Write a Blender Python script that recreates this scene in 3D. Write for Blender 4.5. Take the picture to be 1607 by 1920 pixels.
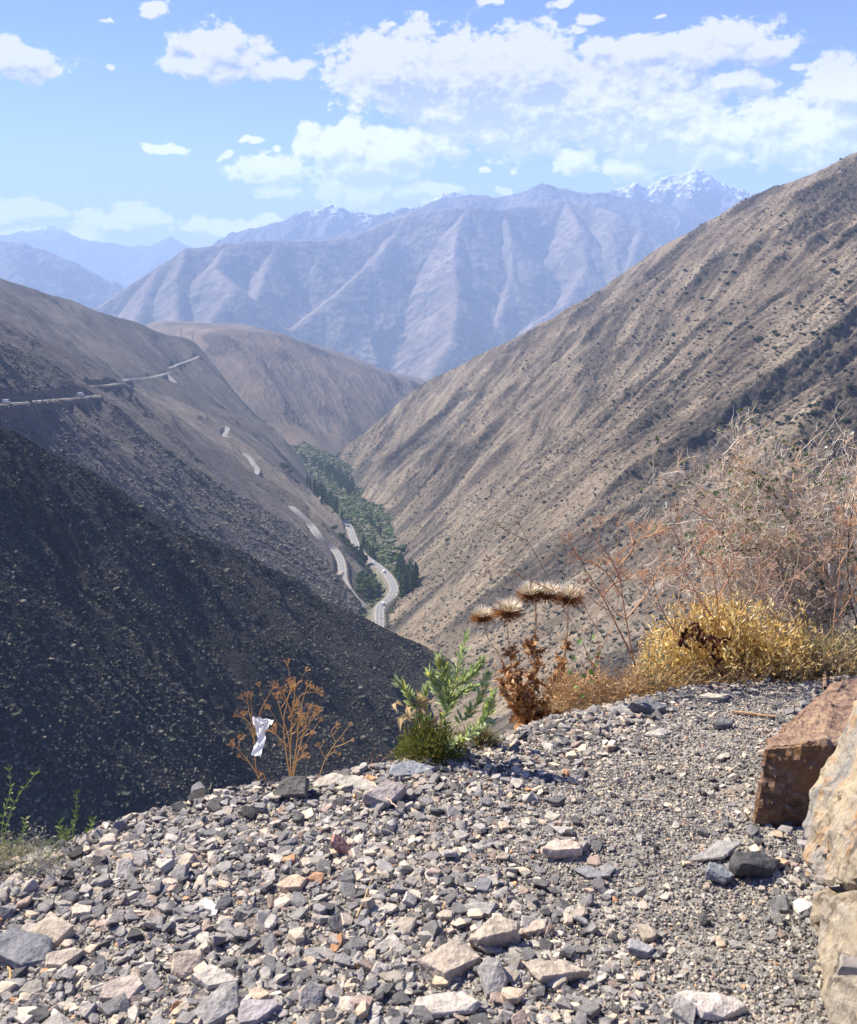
import bpy, bmesh, math, random
import numpy as np
from mathutils import Vector, Matrix
C = bpy.context.scene
for _o in list(bpy.data.objects):
    bpy.data.objects.remove(_o)
# ------------------------------------------------------------------ camera
FPX = 1663.0; PITCH = math.radians(17.0)
cam_d = bpy.data.cameras.new("camera"); cam = bpy.data.objects.new("camera", cam_d)
C.collection.objects.link(cam); C.camera = cam
cam_d.sensor_fit = 'VERTICAL'; cam_d.sensor_height = 24.0; cam_d.lens = 24.0*FPX/1920.0
cam.rotation_euler = (math.radians(90)-PITCH, 0, 0)
cam_d.clip_start = 0.02; cam_d.clip_end = 80000
cam_d.dof.use_dof = True; cam_d.dof.focus_distance = 3.4; cam_d.dof.aperture_fstop = 8.0
# ------------------------------------------------------------------ light
SUN = Vector((-0.59, 0.43, 0.68)).normalized()
sun_d = bpy.data.lights.new("sun", 'SUN'); sun = bpy.data.objects.new("sun", sun_d)
C.collection.objects.link(sun)
sun_d.energy = 5.0; sun_d.angle = math.radians(0.5); sun_d.color = (1.0, 0.92, 0.79)
sun.rotation_euler = SUN.to_track_quat('Z', 'Y').to_euler()
C.view_settings.view_transform = 'Standard'; C.view_settings.look = 'None'
C.view_settings.exposure = 1.22; C.view_settings.gamma = 1.0
C.cycles.use_denoising = True
C.cycles.volume_bounces = 1; C.cycles.max_bounces = 4; C.cycles.diffuse_bounces = 2
C.cycles.transparent_max_bounces = 8
C.cycles.volume_step_rate = 1.0
SKY_STRENGTH = 0.082

def ray(px, py):
    a = (px-803.5)/FPX; b = (960.0-py)/FPX
    return np.array((a, math.cos(PITCH)+b*math.sin(PITCH), -math.sin(PITCH)+b*math.cos(PITCH)))
def P(px, py, Y):
    r = ray(px, py); return r*(Y/r[1])
def project(V):
    """world points (n,3) to photograph pixels"""
    V = np.asarray(V, float)
    f = V[..., 1]*math.cos(PITCH) - V[..., 2]*math.sin(PITCH)
    u = V[..., 1]*math.sin(PITCH) + V[..., 2]*math.cos(PITCH)
    f = np.where(f < 1e-6, 1e-6, f)
    return 803.5 + FPX*V[..., 0]/f, 960.0 - FPX*u/f

# ------------------------------------------------------------------ world: sky and clouds
W = bpy.data.worlds.new("World"); C.world = W; W.use_nodes = True
nt = W.node_tree; nt.nodes.clear()
W.cycles.sampling_method = 'MANUAL'; W.cycles.sample_map_resolution = 256
def N(t, kind, **kw):
    n = t.nodes.new(kind)
    for k, v in kw.items(): setattr(n, k, v)
    return n
def L(t, a, b): t.links.new(a, b)
def mth(t, op, a, b=None, c=None, clamp=False):
    n = t.nodes.new('ShaderNodeMath'); n.operation = op; n.use_clamp = clamp
    for i, v in enumerate((a, b, c)):
        if v is None: continue
        if isinstance(v, (int, float)): n.inputs[i].default_value = v
        else: t.links.new(v, n.inputs[i])
    return n.outputs[0]
def mixc(t, f, a, b, mode='MIX'):
    n = t.nodes.new('ShaderNodeMix'); n.data_type = 'RGBA'; n.blend_type = mode
    for s, v in ((n.inputs[0], f), (n.inputs[6], a), (n.inputs[7], b)):
        if isinstance(v, (int, float)): s.default_value = v
        elif isinstance(v, tuple): s.default_value = (v[0], v[1], v[2], 1)
        else: t.links.new(v, s)
    return n.outputs[2]
BLOBS = [(25,112,95,30,1),(410,85,90,38,.95),(350,118,65,24,.9),(430,130,60,22,.95),(525,135,55,24,.95),(292,22,26,14,1),(620,120,34,16,.8),
 (680,95,38,17,.85),(205,125,20,9,.7),(755,130,150,68,1.05),(900,150,190,88,1.1),(860,215,120,62,1),(1000,130,110,66,1.1),(990,230,125,66,1.05),(1065,210,95,66,1.05),
 (1180,190,150,66,1.1),(1230,240,150,74,1.1),(860,82,36,24,.9),(850,283,48,28,.85),(1170,105,115,36,.95),(1280,95,75,40,.85),(1370,80,110,44,.9),
 (1440,95,72,34,.85),(1380,160,70,28,.85),(1300,250,110,74,1),(1440,235,130,52,1),(1540,260,130,66,1),(1590,165,95,50,1),(1500,130,32,13,.7),
 (580,235,42,22,.9),(640,270,100,42,1),(740,285,90,46,1.05),(700,320,105,36,.95),(510,318,80,36,1),(520,355,75,18,.8),(690,368,130,34,.95),
 (800,362,110,26,.9),(940,358,28,11,.8),(1075,310,58,30,.95),(1180,310,62,34,.9),(1205,332,44,18,.8),(315,283,60,12,.9),(425,290,24,16,.8),
 (475,262,19,11,.8),(515,275,20,11,.8),(975,318,20,16,.7),(900,322,38,16,.65),(795,52,26,12,.7),(1115,30,34,17,.7),(720,44,20,8,.7),
 (1100,55,22,10,.7),(915,2,34,10,.8),(1230,35,40,13,.6),(1060,8,34,12,.75),(210,42,50,10,.5),(60,395,130,24,.8),(220,410,170,30,.75),(400,425,170,26,.7),(90,440,170,28,.6),(540,420,110,22,.6)]
for k, (a_, b_) in enumerate(((-250,150),(-420,260),(1850,120),(2100,210),(1950,330),(-300,420),(2300,60),(-650,80),(500,-160),(900,-260),(1400,-200),(1700,-90))):
    BLOBS.append((a_, b_, 160, 55, .95))
grp = bpy.data.node_groups.new("cloud_field", 'ShaderNodeTree')
grp.interface.new_socket("p", in_out='INPUT', socket_type='NodeSocketVector')
grp.interface.new_socket("d", in_out='OUTPUT', socket_type='NodeSocketFloat')
gi = N(grp, 'NodeGroupInput'); go = N(grp, 'NodeGroupOutput')
wn = N(grp, 'ShaderNodeTexNoise'); wn.inputs['Scale'].default_value = 22; wn.inputs['Detail'].default_value = 3
L(grp, gi.outputs[0], wn.inputs['Vector'])
wv = N(grp, 'ShaderNodeVectorMath', operation='MULTIPLY_ADD'); L(grp, wn.outputs['Color'], wv.inputs[0])
wv.inputs[1].default_value = (.05, .03, 0); L(grp, gi.outputs[0], wv.inputs[2])
wv2 = N(grp, 'ShaderNodeVectorMath', operation='SUBTRACT'); L(grp, wv.outputs[0], wv2.inputs[0]); wv2.inputs[1].default_value = (.025, .015, 0)
acc = None
for (bx, by, rx, ry, s) in BLOBS:
    if rx < 45: s = s*.86
    r = ray(bx, by); r = r/np.linalg.norm(r)
    az, el = math.atan2(r[0], r[1]), math.asin(r[2])
    sub = N(grp, 'ShaderNodeVectorMath', operation='SUBTRACT'); L(grp, wv2.outputs[0], sub.inputs[0]); sub.inputs[1].default_value = (az, el, 0)
    mul = N(grp, 'ShaderNodeVectorMath', operation='MULTIPLY'); L(grp, sub.outputs[0], mul.inputs[0])
    mul.inputs[1].default_value = (FPX/rx*.98, FPX/ry*.98, 0)
    ln = N(grp, 'ShaderNodeVectorMath', operation='LENGTH'); L(grp, mul.outputs[0], ln.inputs[0])
    v = mth(grp, 'SUBTRACT', s, ln.outputs['Value'])
    acc = v if acc is None else mth(grp, 'SMOOTH_MAX', acc, v, .25)
n1 = N(grp, 'ShaderNodeTexNoise'); n1.inputs['Scale'].default_value = 21; n1.inputs['Detail'].default_value = 10; n1.inputs['Roughness'].default_value = .6
sc = N(grp, 'ShaderNodeVectorMath', operation='MULTIPLY'); L(grp, gi.outputs[0], sc.inputs[0]); sc.inputs[1].default_value = (1, 1.45, 1)
L(grp, sc.outputs[0], n1.inputs['Vector'])
nn = mth(grp, 'MULTIPLY_ADD', n1.outputs['Fac'], 3.0, -1.5)
n4_ = N(grp, 'ShaderNodeTexNoise'); n4_.inputs['Scale'].default_value = 120; n4_.inputs['Detail'].default_value = 6; n4_.inputs['Roughness'].default_value = .6; L(grp, sc.outputs[0], n4_.inputs['Vector'])
nn = mth(grp, 'ADD', nn, mth(grp, 'MULTIPLY_ADD', n4_.outputs['Fac'], 1.9, -.95))
for vs_, va_ in ((42, .6),):
    vo_ = N(grp, 'ShaderNodeTexVoronoi', feature='SMOOTH_F1'); vo_.inputs['Scale'].default_value = vs_; vo_.inputs['Smoothness'].default_value = .35
    L(grp, sc.outputs[0], vo_.inputs['Vector']); nn = mth(grp, 'ADD', nn, mth(grp, 'MULTIPLY_ADD', vo_.outputs['Distance'], -va_*1.6, va_*.7))
accc = mth(grp, 'MAXIMUM', acc, -1.0)
L(grp, mth(grp, 'ADD', mth(grp, 'MULTIPLY', accc, 2.3), nn), go.inputs[0])

tc = N(nt, 'ShaderNodeTexCoord')
sep = N(nt, 'ShaderNodeSeparateXYZ'); L(nt, tc.outputs['Generated'], sep.inputs[0])
az = mth(nt, 'ARCTAN2', sep.outputs[0], sep.outputs[1]); el = mth(nt, 'ARCSINE', sep.outputs[2])
pc = N(nt, 'ShaderNodeCombineXYZ'); L(nt, az, pc.inputs[0]); L(nt, el, pc.inputs[1])
def field(off):
    v = N(nt, 'ShaderNodeVectorMath', operation='ADD'); L(nt, pc.outputs[0], v.inputs[0]); v.inputs[1].default_value = off
    g = N(nt, 'ShaderNodeGroup'); g.node_tree = grp; L(nt, v.outputs[0], g.inputs[0]); return g.outputs[0]
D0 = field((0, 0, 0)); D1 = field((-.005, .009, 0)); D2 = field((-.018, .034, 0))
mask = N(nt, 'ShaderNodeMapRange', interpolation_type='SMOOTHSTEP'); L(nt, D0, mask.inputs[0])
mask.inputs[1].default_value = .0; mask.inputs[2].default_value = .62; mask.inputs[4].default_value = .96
sh = mth(nt, 'ADD', mth(nt, 'MULTIPLY', mth(nt, 'SUBTRACT', D0, D1), 1.0), mth(nt, 'MULTIPLY', mth(nt, 'MAXIMUM', D2, 0.0), -.48))  # painted cloud shading: lighter toward the sun, darker in thick parts and undersides
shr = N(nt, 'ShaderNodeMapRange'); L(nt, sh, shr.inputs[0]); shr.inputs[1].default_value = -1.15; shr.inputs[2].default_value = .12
sky = N(nt, 'ShaderNodeTexSky'); sky.sky_type = 'NISHITA'; sky.sun_disc = False
sky.sun_elevation = math.asin(SUN.z); sky.sun_rotation = math.atan2(SUN.x, SUN.y)
sky.altitude = 3300; sky.air_density = 1.0; sky.dust_density = 0.4; sky.ozone_density = 1.0
lowb = N(nt, 'ShaderNodeMapRange'); L(nt, el, lowb.inputs[0]); lowb.inputs[1].default_value = .02; lowb.inputs[2].default_value = .16; lowb.inputs[3].default_value = 2.2; lowb.inputs[4].default_value = 1.0  # painted gradient: cloud colour brightened toward the horizon to offset the haze
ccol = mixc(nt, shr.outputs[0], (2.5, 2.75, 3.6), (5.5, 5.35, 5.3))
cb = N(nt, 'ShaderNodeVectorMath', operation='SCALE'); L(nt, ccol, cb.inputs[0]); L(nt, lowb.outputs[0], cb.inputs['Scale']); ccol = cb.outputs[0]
scol = mixc(nt, 1.0, sky.outputs[0], (.50, .59, 1.24), 'MULTIPLY')
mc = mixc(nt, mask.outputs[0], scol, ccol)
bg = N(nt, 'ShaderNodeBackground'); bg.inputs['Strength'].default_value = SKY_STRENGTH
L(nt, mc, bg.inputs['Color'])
wo = N(nt, 'ShaderNodeOutputWorld'); L(nt, bg.outputs[0], wo.inputs['Surface'])

# ------------------------------------------------------------------ helpers
rng = np.random.default_rng(7); random.seed(7)
def tag(o, label=None, cat=None, group=None, kind=None):
    if label: o['label'] = label
    if cat: o['category'] = cat
    if group: o['group'] = group
    if kind: o['kind'] = kind
    return o
def link(o, parent=None):
    C.collection.objects.link(o)
    if parent is not None: o.parent = parent
    return o
def empty(name, loc=(0, 0, 0), rz=0):
    o = bpy.data.objects.new(name, None); o.empty_display_size = .1
    C.collection.objects.link(o); o.location = loc; o.rotation_euler[2] = rz; return o
def mesh_np(name, V, F, mats=(), col=None, uv=None, smooth=True, parent=None, mat_idx=None, do_link=True):
    """V (n,3); F (m,k) array of one polygon size or list of such arrays"""
    me = bpy.data.meshes.new(name); V = np.asarray(V, np.float32)
    Fs = [np.asarray(F, np.int32)] if not (isinstance(F, list) and isinstance(F[0], np.ndarray)) else [np.asarray(f, np.int32) for f in F if len(f)]
    me.vertices.add(len(V)); me.vertices.foreach_set('co', V.ravel())
    nl = sum(f.size for f in Fs); npoly = sum(len(f) for f in Fs)
    me.loops.add(nl); me.loops.foreach_set('vertex_index', np.concatenate([f.ravel() for f in Fs]))
    me.polygons.add(npoly)
    tot = np.concatenate([np.full(len(f), f.shape[1], np.int32) for f in Fs])
    st = np.concatenate([[0], np.cumsum(tot)[:-1]]).astype(np.int32)
    me.polygons.foreach_set('loop_start', st); me.polygons.foreach_set('loop_total', tot)
    me.polygons.foreach_set('use_smooth', np.full(npoly, smooth, bool))
    for m in (mats if isinstance(mats, (list, tuple)) else [mats]): me.materials.append(m)
    if mat_idx is not None: me.polygons.foreach_set('material_index', np.asarray(mat_idx, np.int32))
    if col is not None:
        c = np.ones((len(V), 4), np.float32); c[:, :3] = col
        a = me.color_attributes.new('Col', 'FLOAT_COLOR', 'POINT'); a.data.foreach_set('color', c.ravel())
    if uv is not None:
        l = me.uv_layers.new(name='UVMap'); vi = np.concatenate([f.ravel() for f in Fs])
        l.data.foreach_set('uv', np.asarray(uv, np.float32)[vi].ravel())
    me.update(calc_edges=True); me.validate()
    o = bpy.data.objects.new(name, me)
    if do_link: link(o, parent)
    return o

# gradient noise on arrays
_pr = np.random.default_rng(3); _perm = _pr.permutation(512).astype(np.int64); _perm = np.concatenate([_perm, _perm])
_ang = _pr.random(512)*2*np.pi; _gx, _gy = np.cos(_ang), np.sin(_ang)
def noise2(x, y, seed=0):
    x = np.asarray(x, float)+seed*17.31; y = np.asarray(y, float)+seed*9.73
    xi = np.floor(x).astype(np.int64); yi = np.floor(y).astype(np.int64); xf = x-xi; yf = y-yi
    u = xf*xf*xf*(xf*(xf*6-15)+10); v = yf*yf*yf*(yf*(yf*6-15)+10)
    def g(a, b, dx, dy):
        h = _perm[(_perm[a & 511]+b) & 511]; return _gx[h]*dx+_gy[h]*dy
    n00 = g(xi, yi, xf, yf); n10 = g(xi+1, yi, xf-1, yf); n01 = g(xi, yi+1, xf, yf-1); n11 = g(xi+1, yi+1, xf-1, yf-1)
    return (n00*(1-u)+n10*u)*(1-v)+(n01*(1-u)+n11*u)*v
def fbm(x, y, oct=5, seed=0, gain=.5, lac=2.03):
    s = 0; a = 1; t = 0
    for i in range(oct):
        s = s+a*noise2(x, y, seed+i*3); t += a; x = x*lac; y = y*lac; a *= gain
    return s/t*1.6
def ridged(x, y, oct=5, seed=0, gain=.5, lac=2.07):
    s = 0; a = 1; t = 0; w = 1
    for i in range(oct):
        n = (1-np.abs(noise2(x, y, seed+i*5))*2.0)**2; s = s+a*n*w; w = np.clip(n*1.4, 0, 1); t += a; x = x*lac; y = y*lac; a *= gain
    return s/t
def sstep(a, b, x):
    t = np.clip((x-a)/(b-a), 0, 1); return t*t*(3-2*t)
def lerp3(a, b, f): return a*(1-f[..., None])+b*f[..., None]
# ------------------------------------------------------------------ materials for land
def land_mat(name, scale=1.0, bump=.5, dist=1.0, rough=.95, detail_col=.35, speck=None):
    m = bpy.data.materials.new(name); m.use_nodes = True; t = m.node_tree
    b = t.nodes['Principled BSDF']; b.inputs['Roughness'].default_value = rough; b.inputs['Specular IOR Level'].default_value = .15
    at = N(t, 'ShaderNodeAttribute'); at.attribute_name = 'Col'
    ge = N(t, 'ShaderNodeNewGeometry')
    n = N(t, 'ShaderNodeTexNoise'); n.inputs['Scale'].default_value = scale; n.inputs['Detail'].default_value = 8; n.inputs['Roughness'].default_value = .65
    L(t, ge.outputs['Position'], n.inputs['Vector'])
    r = N(t, 'ShaderNodeMapRange'); L(t, n.outputs['Fac'], r.inputs[0]); r.inputs[1].default_value = .3; r.inputs[2].default_value = .7
    r.inputs[3].default_value = 1-detail_col; r.inputs[4].default_value = 1+detail_col
    c = N(t, 'ShaderNodeVectorMath', operation='SCALE'); L(t, at.outputs['Color'], c.inputs[0]); L(t, r.outputs[0], c.inputs['Scale'])
    co = c.outputs[0]
    if speck:
        sz, dens, colr = speck
        vo = N(t, 'ShaderNodeTexVoronoi'); vo.inputs['Scale'].default_value = 1/sz; L(t, ge.outputs['Position'], vo.inputs['Vector'])
        cs = N(t, 'ShaderNodeSeparateXYZ'); L(t, vo.outputs['Color'], cs.inputs[0])
        n3 = N(t, 'ShaderNodeTexNoise'); n3.inputs['Scale'].default_value = .03; n3.inputs['Detail'].default_value = 4; L(t, ge.outputs['Position'], n3.inputs['Vector'])
        dn = mth(t, 'MULTIPLY', n3.outputs['Fac'], dens*2)
        rad = mth(t, 'MULTIPLY', cs.outputs[1], .42)
        k = mth(t, 'MULTIPLY', mth(t, 'LESS_THAN', cs.outputs[0], dn), mth(t, 'LESS_THAN', vo.outputs['Distance'], mth(t, 'ADD', rad, .12)))
        co = mixc(t, mth(t, 'MULTIPLY', k, .75), co, colr)
    L(t, co, b.inputs['Base Color'])
    bp = N(t, 'ShaderNodeBump'); bp.inputs['Strength'].default_value = bump; bp.inputs['Distance'].default_value = dist
    L(t, n.outputs['Fac'], bp.inputs['Height']); L(t, bp.outputs[0], b.inputs['Normal'])
    return m
M_NEAR = land_mat('dark_shale_slope', .8, .8, 1.2)
M_MID = land_mat('brown_scree_slope', .35, .8, 2.2, detail_col=.34)
M_SCRUB = land_mat('brown_scrub_slope', .35, .9, 2.4, detail_col=.38, speck=(2.6, .55, (.055,.055,.04)))
M_FAR = land_mat('far_rock_slope', .02, .6, 25, detail_col=.2)

def resample(cols, n):
    a = np.array([c[:6] for c in cols], float)
    d = np.concatenate([[0], np.cumsum(np.hypot(np.diff(a[:, 0]), np.diff(a[:, 1])))])
    t = np.linspace(0, d[-1], n)
    out = np.empty((n, 6))
    # monotone smooth interpolation (Catmull-Rom tangents, limited)
    m = np.zeros_like(a); h = np.diff(d); s = np.diff(a, axis=0)/h[:, None]
    m[1:-1] = (s[1:]*h[:-1, None]+s[:-1]*h[1:, None])/(h[1:]+h[:-1])[:, None]; m[0] = s[0]; m[-1] = s[-1]
    i = np.clip(np.searchsorted(d, t, side='right')-1, 0, len(h)-1); f = (t-d[i])/h[i]; hh = h[i][:, None]; f = f[:, None]
    return (2*f**3-3*f**2+1)*a[i]+(f**3-2*f**2+f)*hh*m[i]+(-2*f**3+3*f**2)*a[i+1]+(f**3-f**2)*hh*m[i+1]
def fill(cols):
    """toe points may be left out between two columns that have them"""
    full = [i for i, c in enumerate(cols) if len(c) == 6]; out = []
    for i, c in enumerate(cols):
        if len(c) == 6: out.append(c); continue
        a = max(k for k in full if k < i); b = min(k for k in full if k > i)
        d = np.cumsum([0]+[math.hypot(cols[j+1][0]-cols[j][0], cols[j+1][1]-cols[j][1]) for j in range(a, b)])
        f = d[i-a]/d[-1]
        out.append(tuple(c[:3])+tuple(cols[a][3+k]*(1-f)+cols[b][3+k]*f for k in range(3)))
    return out
def Pv(px, py, Y):
    a = (px-803.5)/FPX; b = (960.0-py)/FPX
    dy = math.cos(PITCH)+b*math.sin(PITCH); dz = -math.sin(PITCH)+b*math.cos(PITCH)
    return np.stack([a/dy*Y, Y, dz/dy*Y], -1)
PATCH = {}
def patch(name, cols, nu, nv, nb, backlen, backslope=.75, convex=1.0, relief=None, extend=0):
    R = resample(fill(cols), nu)
    Cr = Pv(R[:, 0], R[:, 1], R[:, 2]); T = Pv(R[:, 3], R[:, 4], R[:, 5])
    v = np.linspace(0, 1+extend, nv); vb = np.linspace(-1, 0, nb+1)[:-1]**1.0
    G = Cr[:, None, :]+(T-Cr)[:, None, :]*v[None, :, None]
    vz = np.where(v <= 1, v**convex, v)
    G[:, :, 2] = Cr[:, None, 2]+(T[:, 2]-Cr[:, 2])[:, None]*vz[None, :]
    dh = (T-Cr)[:, :2]; ln = np.linalg.norm(dh, axis=1, keepdims=True); dh = dh/ln
    w = (-vb)**1.3*backlen
    B = np.empty((nu, nb, 3)); B[:, :, :2] = Cr[:, None, :2]-dh[:, None, :]*w[None, :, None]; B[:, :, 2] = Cr[:, None, 2]-w[None, :]*backslope
    G = np.concatenate([B, G], 1)
    # metric coordinates: s along the crest, d down the slope
    sl = np.concatenate([[0], np.cumsum(np.linalg.norm(np.diff((Cr+T)/2, axis=0), axis=1))])
    S = np.repeat(sl[:, None], G.shape[1], 1)
    seg = np.linalg.norm(np.diff(G, axis=1), axis=2); D = np.concatenate([np.zeros((nu, 1)), np.cumsum(seg, 1)], 1); D = D-D[:, nb:nb+1]
    du = np.gradient(G, axis=0); dv = np.gradient(G, axis=1); Nn = np.cross(du, dv); Nn /= np.linalg.norm(Nn, axis=2, keepdims=True)+1e-9
    if np.mean(Nn[:, nb:, 2]) < 0: Nn = -Nn
    vv = np.concatenate([vb, v])[None, :]*np.ones((nu, 1))
    G, col = relief(G, Nn, S, D, vv)
    PATCH[name] = dict(G=G, col=col, S=S, D=D, N=Nn, nb=nb)
    return PATCH[name]
def grid_faces(nu, nv):
    i = np.arange(nu-1)[:, None]*nv+np.arange(nv-1)[None, :]; i = i.ravel()
    return np.stack([i, i+1, i+nv+1, i+nv], 1)
def build_patch(name, obj_name, mat, label, **kw):
    p = PATCH[name]; G = p['G']; nu, nv = G.shape[:2]
    F = grid_faces(nu, nv)
    V = G.reshape(-1, 3); a, b, c = V[F[:, 0]], V[F[:, 1]], V[F[:, 2]]
    if np.mean(np.cross(b-a, c-a)[:, 2]) < 0: F = F[:, ::-1]
    o = mesh_np(obj_name, V, F, mat, col=p['col'].reshape(-1, 3))
    tag(o, label, 'hill', kind='structure'); return o
RGB = lambda *c: np.array(c, float)
def streaks(S, D, ls, ld, seed, oct=5, warp=.35):
    w = fbm(S/ls/2.5, D/ls/2.5, 3, seed+40)*warp
    return fbm(S/ls+w, D/ld+w*.5, oct, seed, gain=.55)

def relief_slope(gully, gl, rockc, soil, soil2, scree, seed, amp_fine=1.0, crest_fade=40, rockthr=.52, rl=60, aniso=8, terr=0, dark=1.0, spur=0, spur_l=150):
    def f(G, Nn, S, D, vv):
        front = sstep(0, 1, D/crest_fade)
        fr = np.where(D < 0, .35, .25+.75*front)
        w = fbm(S/gl/1.5, D/gl/4.0, 3, seed+9)
        g = ridged(S/gl+w*.3, D/(gl*aniso)+w*.2, 6, seed)
        g2 = ridged(S/(gl*.27)+w*.6, D/(gl*aniso*.27)+w*.3, 4, seed+2)
        h = gully*(g-.45)*fr+gully*.3*(g2-.45)*fr
        if spur: h = h+spur*fbm(S/spur_l+w*.2, D/(spur_l*3.5), 2, seed+71)*sstep(0, 1, D/(crest_fade*3.5))
        # rock outcrops: rough steep bands following the bedding
        rk = fbm(S/rl+w*.6, D/(rl*3.2)+w*.3, 6, seed+21, gain=.62)
        rock = sstep(rockthr-.14-.3, rockthr+.12-.3, rk+.12*(g-.5))
        rough = ridged(S/7.0+w*2, D/16.0, 5, seed+31, gain=.6)-.5
        fine = fbm(S/3.1, D/4.2, 4, seed+33, gain=.65)
        h = h+amp_fine*(rock*rough*5.0+(.15+rock)*fine*1.1+fbm(S/11, D/24, 4, seed+50)*1.3)*np.where(D < 0, .6, .45+.55*front)
        h = h*(1-.85*sstep(.7, 1, vv))
        G = G+Nn*h[..., None]
        a = streaks(S, D, gl*.35, gl*2.2, seed+61); b = fbm(S/gl/1.2, D/gl/1.2, 4, seed+62); s = streaks(S, D, gl*.16, gl*1.6, seed+63)
        col = lerp3(soil*np.ones(G.shape), soil2, sstep(-.35, .4, b+.5*a))
        col = lerp3(col, scree, sstep(.0, .55, s+.25*(.5-g))*.6)
        col = lerp3(col, rockc, rock*(.55+.45*sstep(-.3, .3, fine)))
        col = col*(1+.28*fbm(S/2.2, D/3.5, 3, seed+64))[..., None]*dark
        col = col*(1-.25*sstep(.5, .1, g))[..., None] if False else col
        return G, np.clip(col, .004, .9)
    return f

# ---- near dark spur
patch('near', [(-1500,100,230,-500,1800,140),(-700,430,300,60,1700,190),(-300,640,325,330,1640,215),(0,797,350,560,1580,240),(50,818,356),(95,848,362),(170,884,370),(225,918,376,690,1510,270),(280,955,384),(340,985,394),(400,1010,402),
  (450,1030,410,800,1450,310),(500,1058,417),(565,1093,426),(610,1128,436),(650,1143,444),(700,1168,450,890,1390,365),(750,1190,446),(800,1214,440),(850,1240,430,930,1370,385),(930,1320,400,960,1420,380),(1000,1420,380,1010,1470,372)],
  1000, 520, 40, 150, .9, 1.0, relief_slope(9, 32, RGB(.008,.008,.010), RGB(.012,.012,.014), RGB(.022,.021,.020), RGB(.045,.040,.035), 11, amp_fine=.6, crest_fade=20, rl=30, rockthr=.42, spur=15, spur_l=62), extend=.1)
# ---- left spurs under the upper road
patch('spur_a', [(-500,370,480,520,1420,360),(-100,575,610,625,1290,480),(0,637,650,640,1270,500),(50,660,668),(100,688,688),(150,718,706),(178,741,718,670,1210,580),(222,762,726),(280,815,735),(350,862,742),(400,898,746,690,1180,625),
  (465,935,752),(525,972,757),(570,1000,760,697,1172,645),(600,1046,745),(638,1115,710),(672,1165,680,708,1180,650)],
  700, 360, 30, 170, .8, 1.0, relief_slope(7, 50, RGB(.055,.053,.058), RGB(.105,.095,.086), RGB(.14,.122,.105), RGB(.18,.162,.145), 23, amp_fine=.9, crest_fade=35, rl=50, spur=9, spur_l=90), extend=.1)
patch('spur_b', [(-300,430,800,685,1175,635),(0,595,900,690,1165,650),(60,624,915),(120,655,930,695,1150,670),(180,690,945),(232,719,960,700,1130,700),(270,742,965),(310,765,970,700,1112,730),(375,810,970),
  (450,870,960,697,1092,780),(540,921,925,690,1072,820),(575,946,905),(606,982,865,688,1064,835),(655,1038,808,695,1076,808),(690,1085,765,697,1092,785)],
  620, 300, 24, 150, .75, 1.0, relief_slope(8, 55, RGB(.048,.046,.049), RGB(.088,.080,.074), RGB(.125,.110,.097), RGB(.165,.15,.134), 37, amp_fine=.9, crest_fade=35, rl=60, spur=10, spur_l=110))
patch('spur_c', [(60,668,1120,674,1050,860),(200,716,1230,670,1040,885),(300,738,1290,668,1035,900),(350,758,1300),(420,796,1280,662,1020,930),(480,850,1230),(550,895,1180,655,1002,980),
  (612,945,1100,652,994,1005),(660,1003,980,665,1016,950),(700,1057,850,704,1064,842)],
  480, 220, 24, 160, .75, 1.0, relief_slope(9, 60, RGB(.065,.06,.062), RGB(.12,.105,.09), RGB(.15,.125,.10), RGB(.17,.15,.13), 41, amp_fine=1.0, crest_fade=35, rl=60, spur=10, spur_l=120))
patch('left_hill', [(-400,330,1218,560,1110,820),(-200,425,1369,600,1050,900),(0,520,1624,625,985,1050),(70,545,1682),(130,562,1740,618,955,1190),(190,585,1798),(250,602,1856,600,925,1350),(310,626,1926),(365,642,1972,590,905,1480),
  (392,676,1975),(422,716,1950),(455,758,1925,580,890,1570),(492,800,1890),(528,838,1840,560,866,1700),(552,862,1790,553,868,1760)],
  700, 300, 24, 300, .6, 1.0, relief_slope(13, 110, RGB(.036,.035,.037), RGB(.072,.066,.062), RGB(.115,.099,.083), RGB(.165,.146,.124), 53, amp_fine=1.2, crest_fade=70, rl=90, rockthr=.6, spur=36, spur_l=240))
patch('plateau', [(250,640,2450,470,860,1850),(340,648,2500,530,862,1840),(372,640,2530),(398,621,2560,590,862,1850),(430,618,2600),(480,622,2680),(530,627,2760,660,842,1960),(570,642,2780),(620,662,2790,705,812,2180),(700,690,2800,745,770,2450),(750,707,2830,775,742,2650),
  (792,722,2860,805,735,2790),(850,760,2860,855,770,2800)],
  600, 240, 20, 900, .05, 1.25, relief_slope(5, 110, RGB(.06,.053,.052), RGB(.10,.084,.072), RGB(.16,.118,.088), RGB(.20,.16,.125), 67, amp_fine=1.5, crest_fade=140, rl=100, rockthr=.46, spur=40, spur_l=330, aniso=5), extend=.2)
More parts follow.
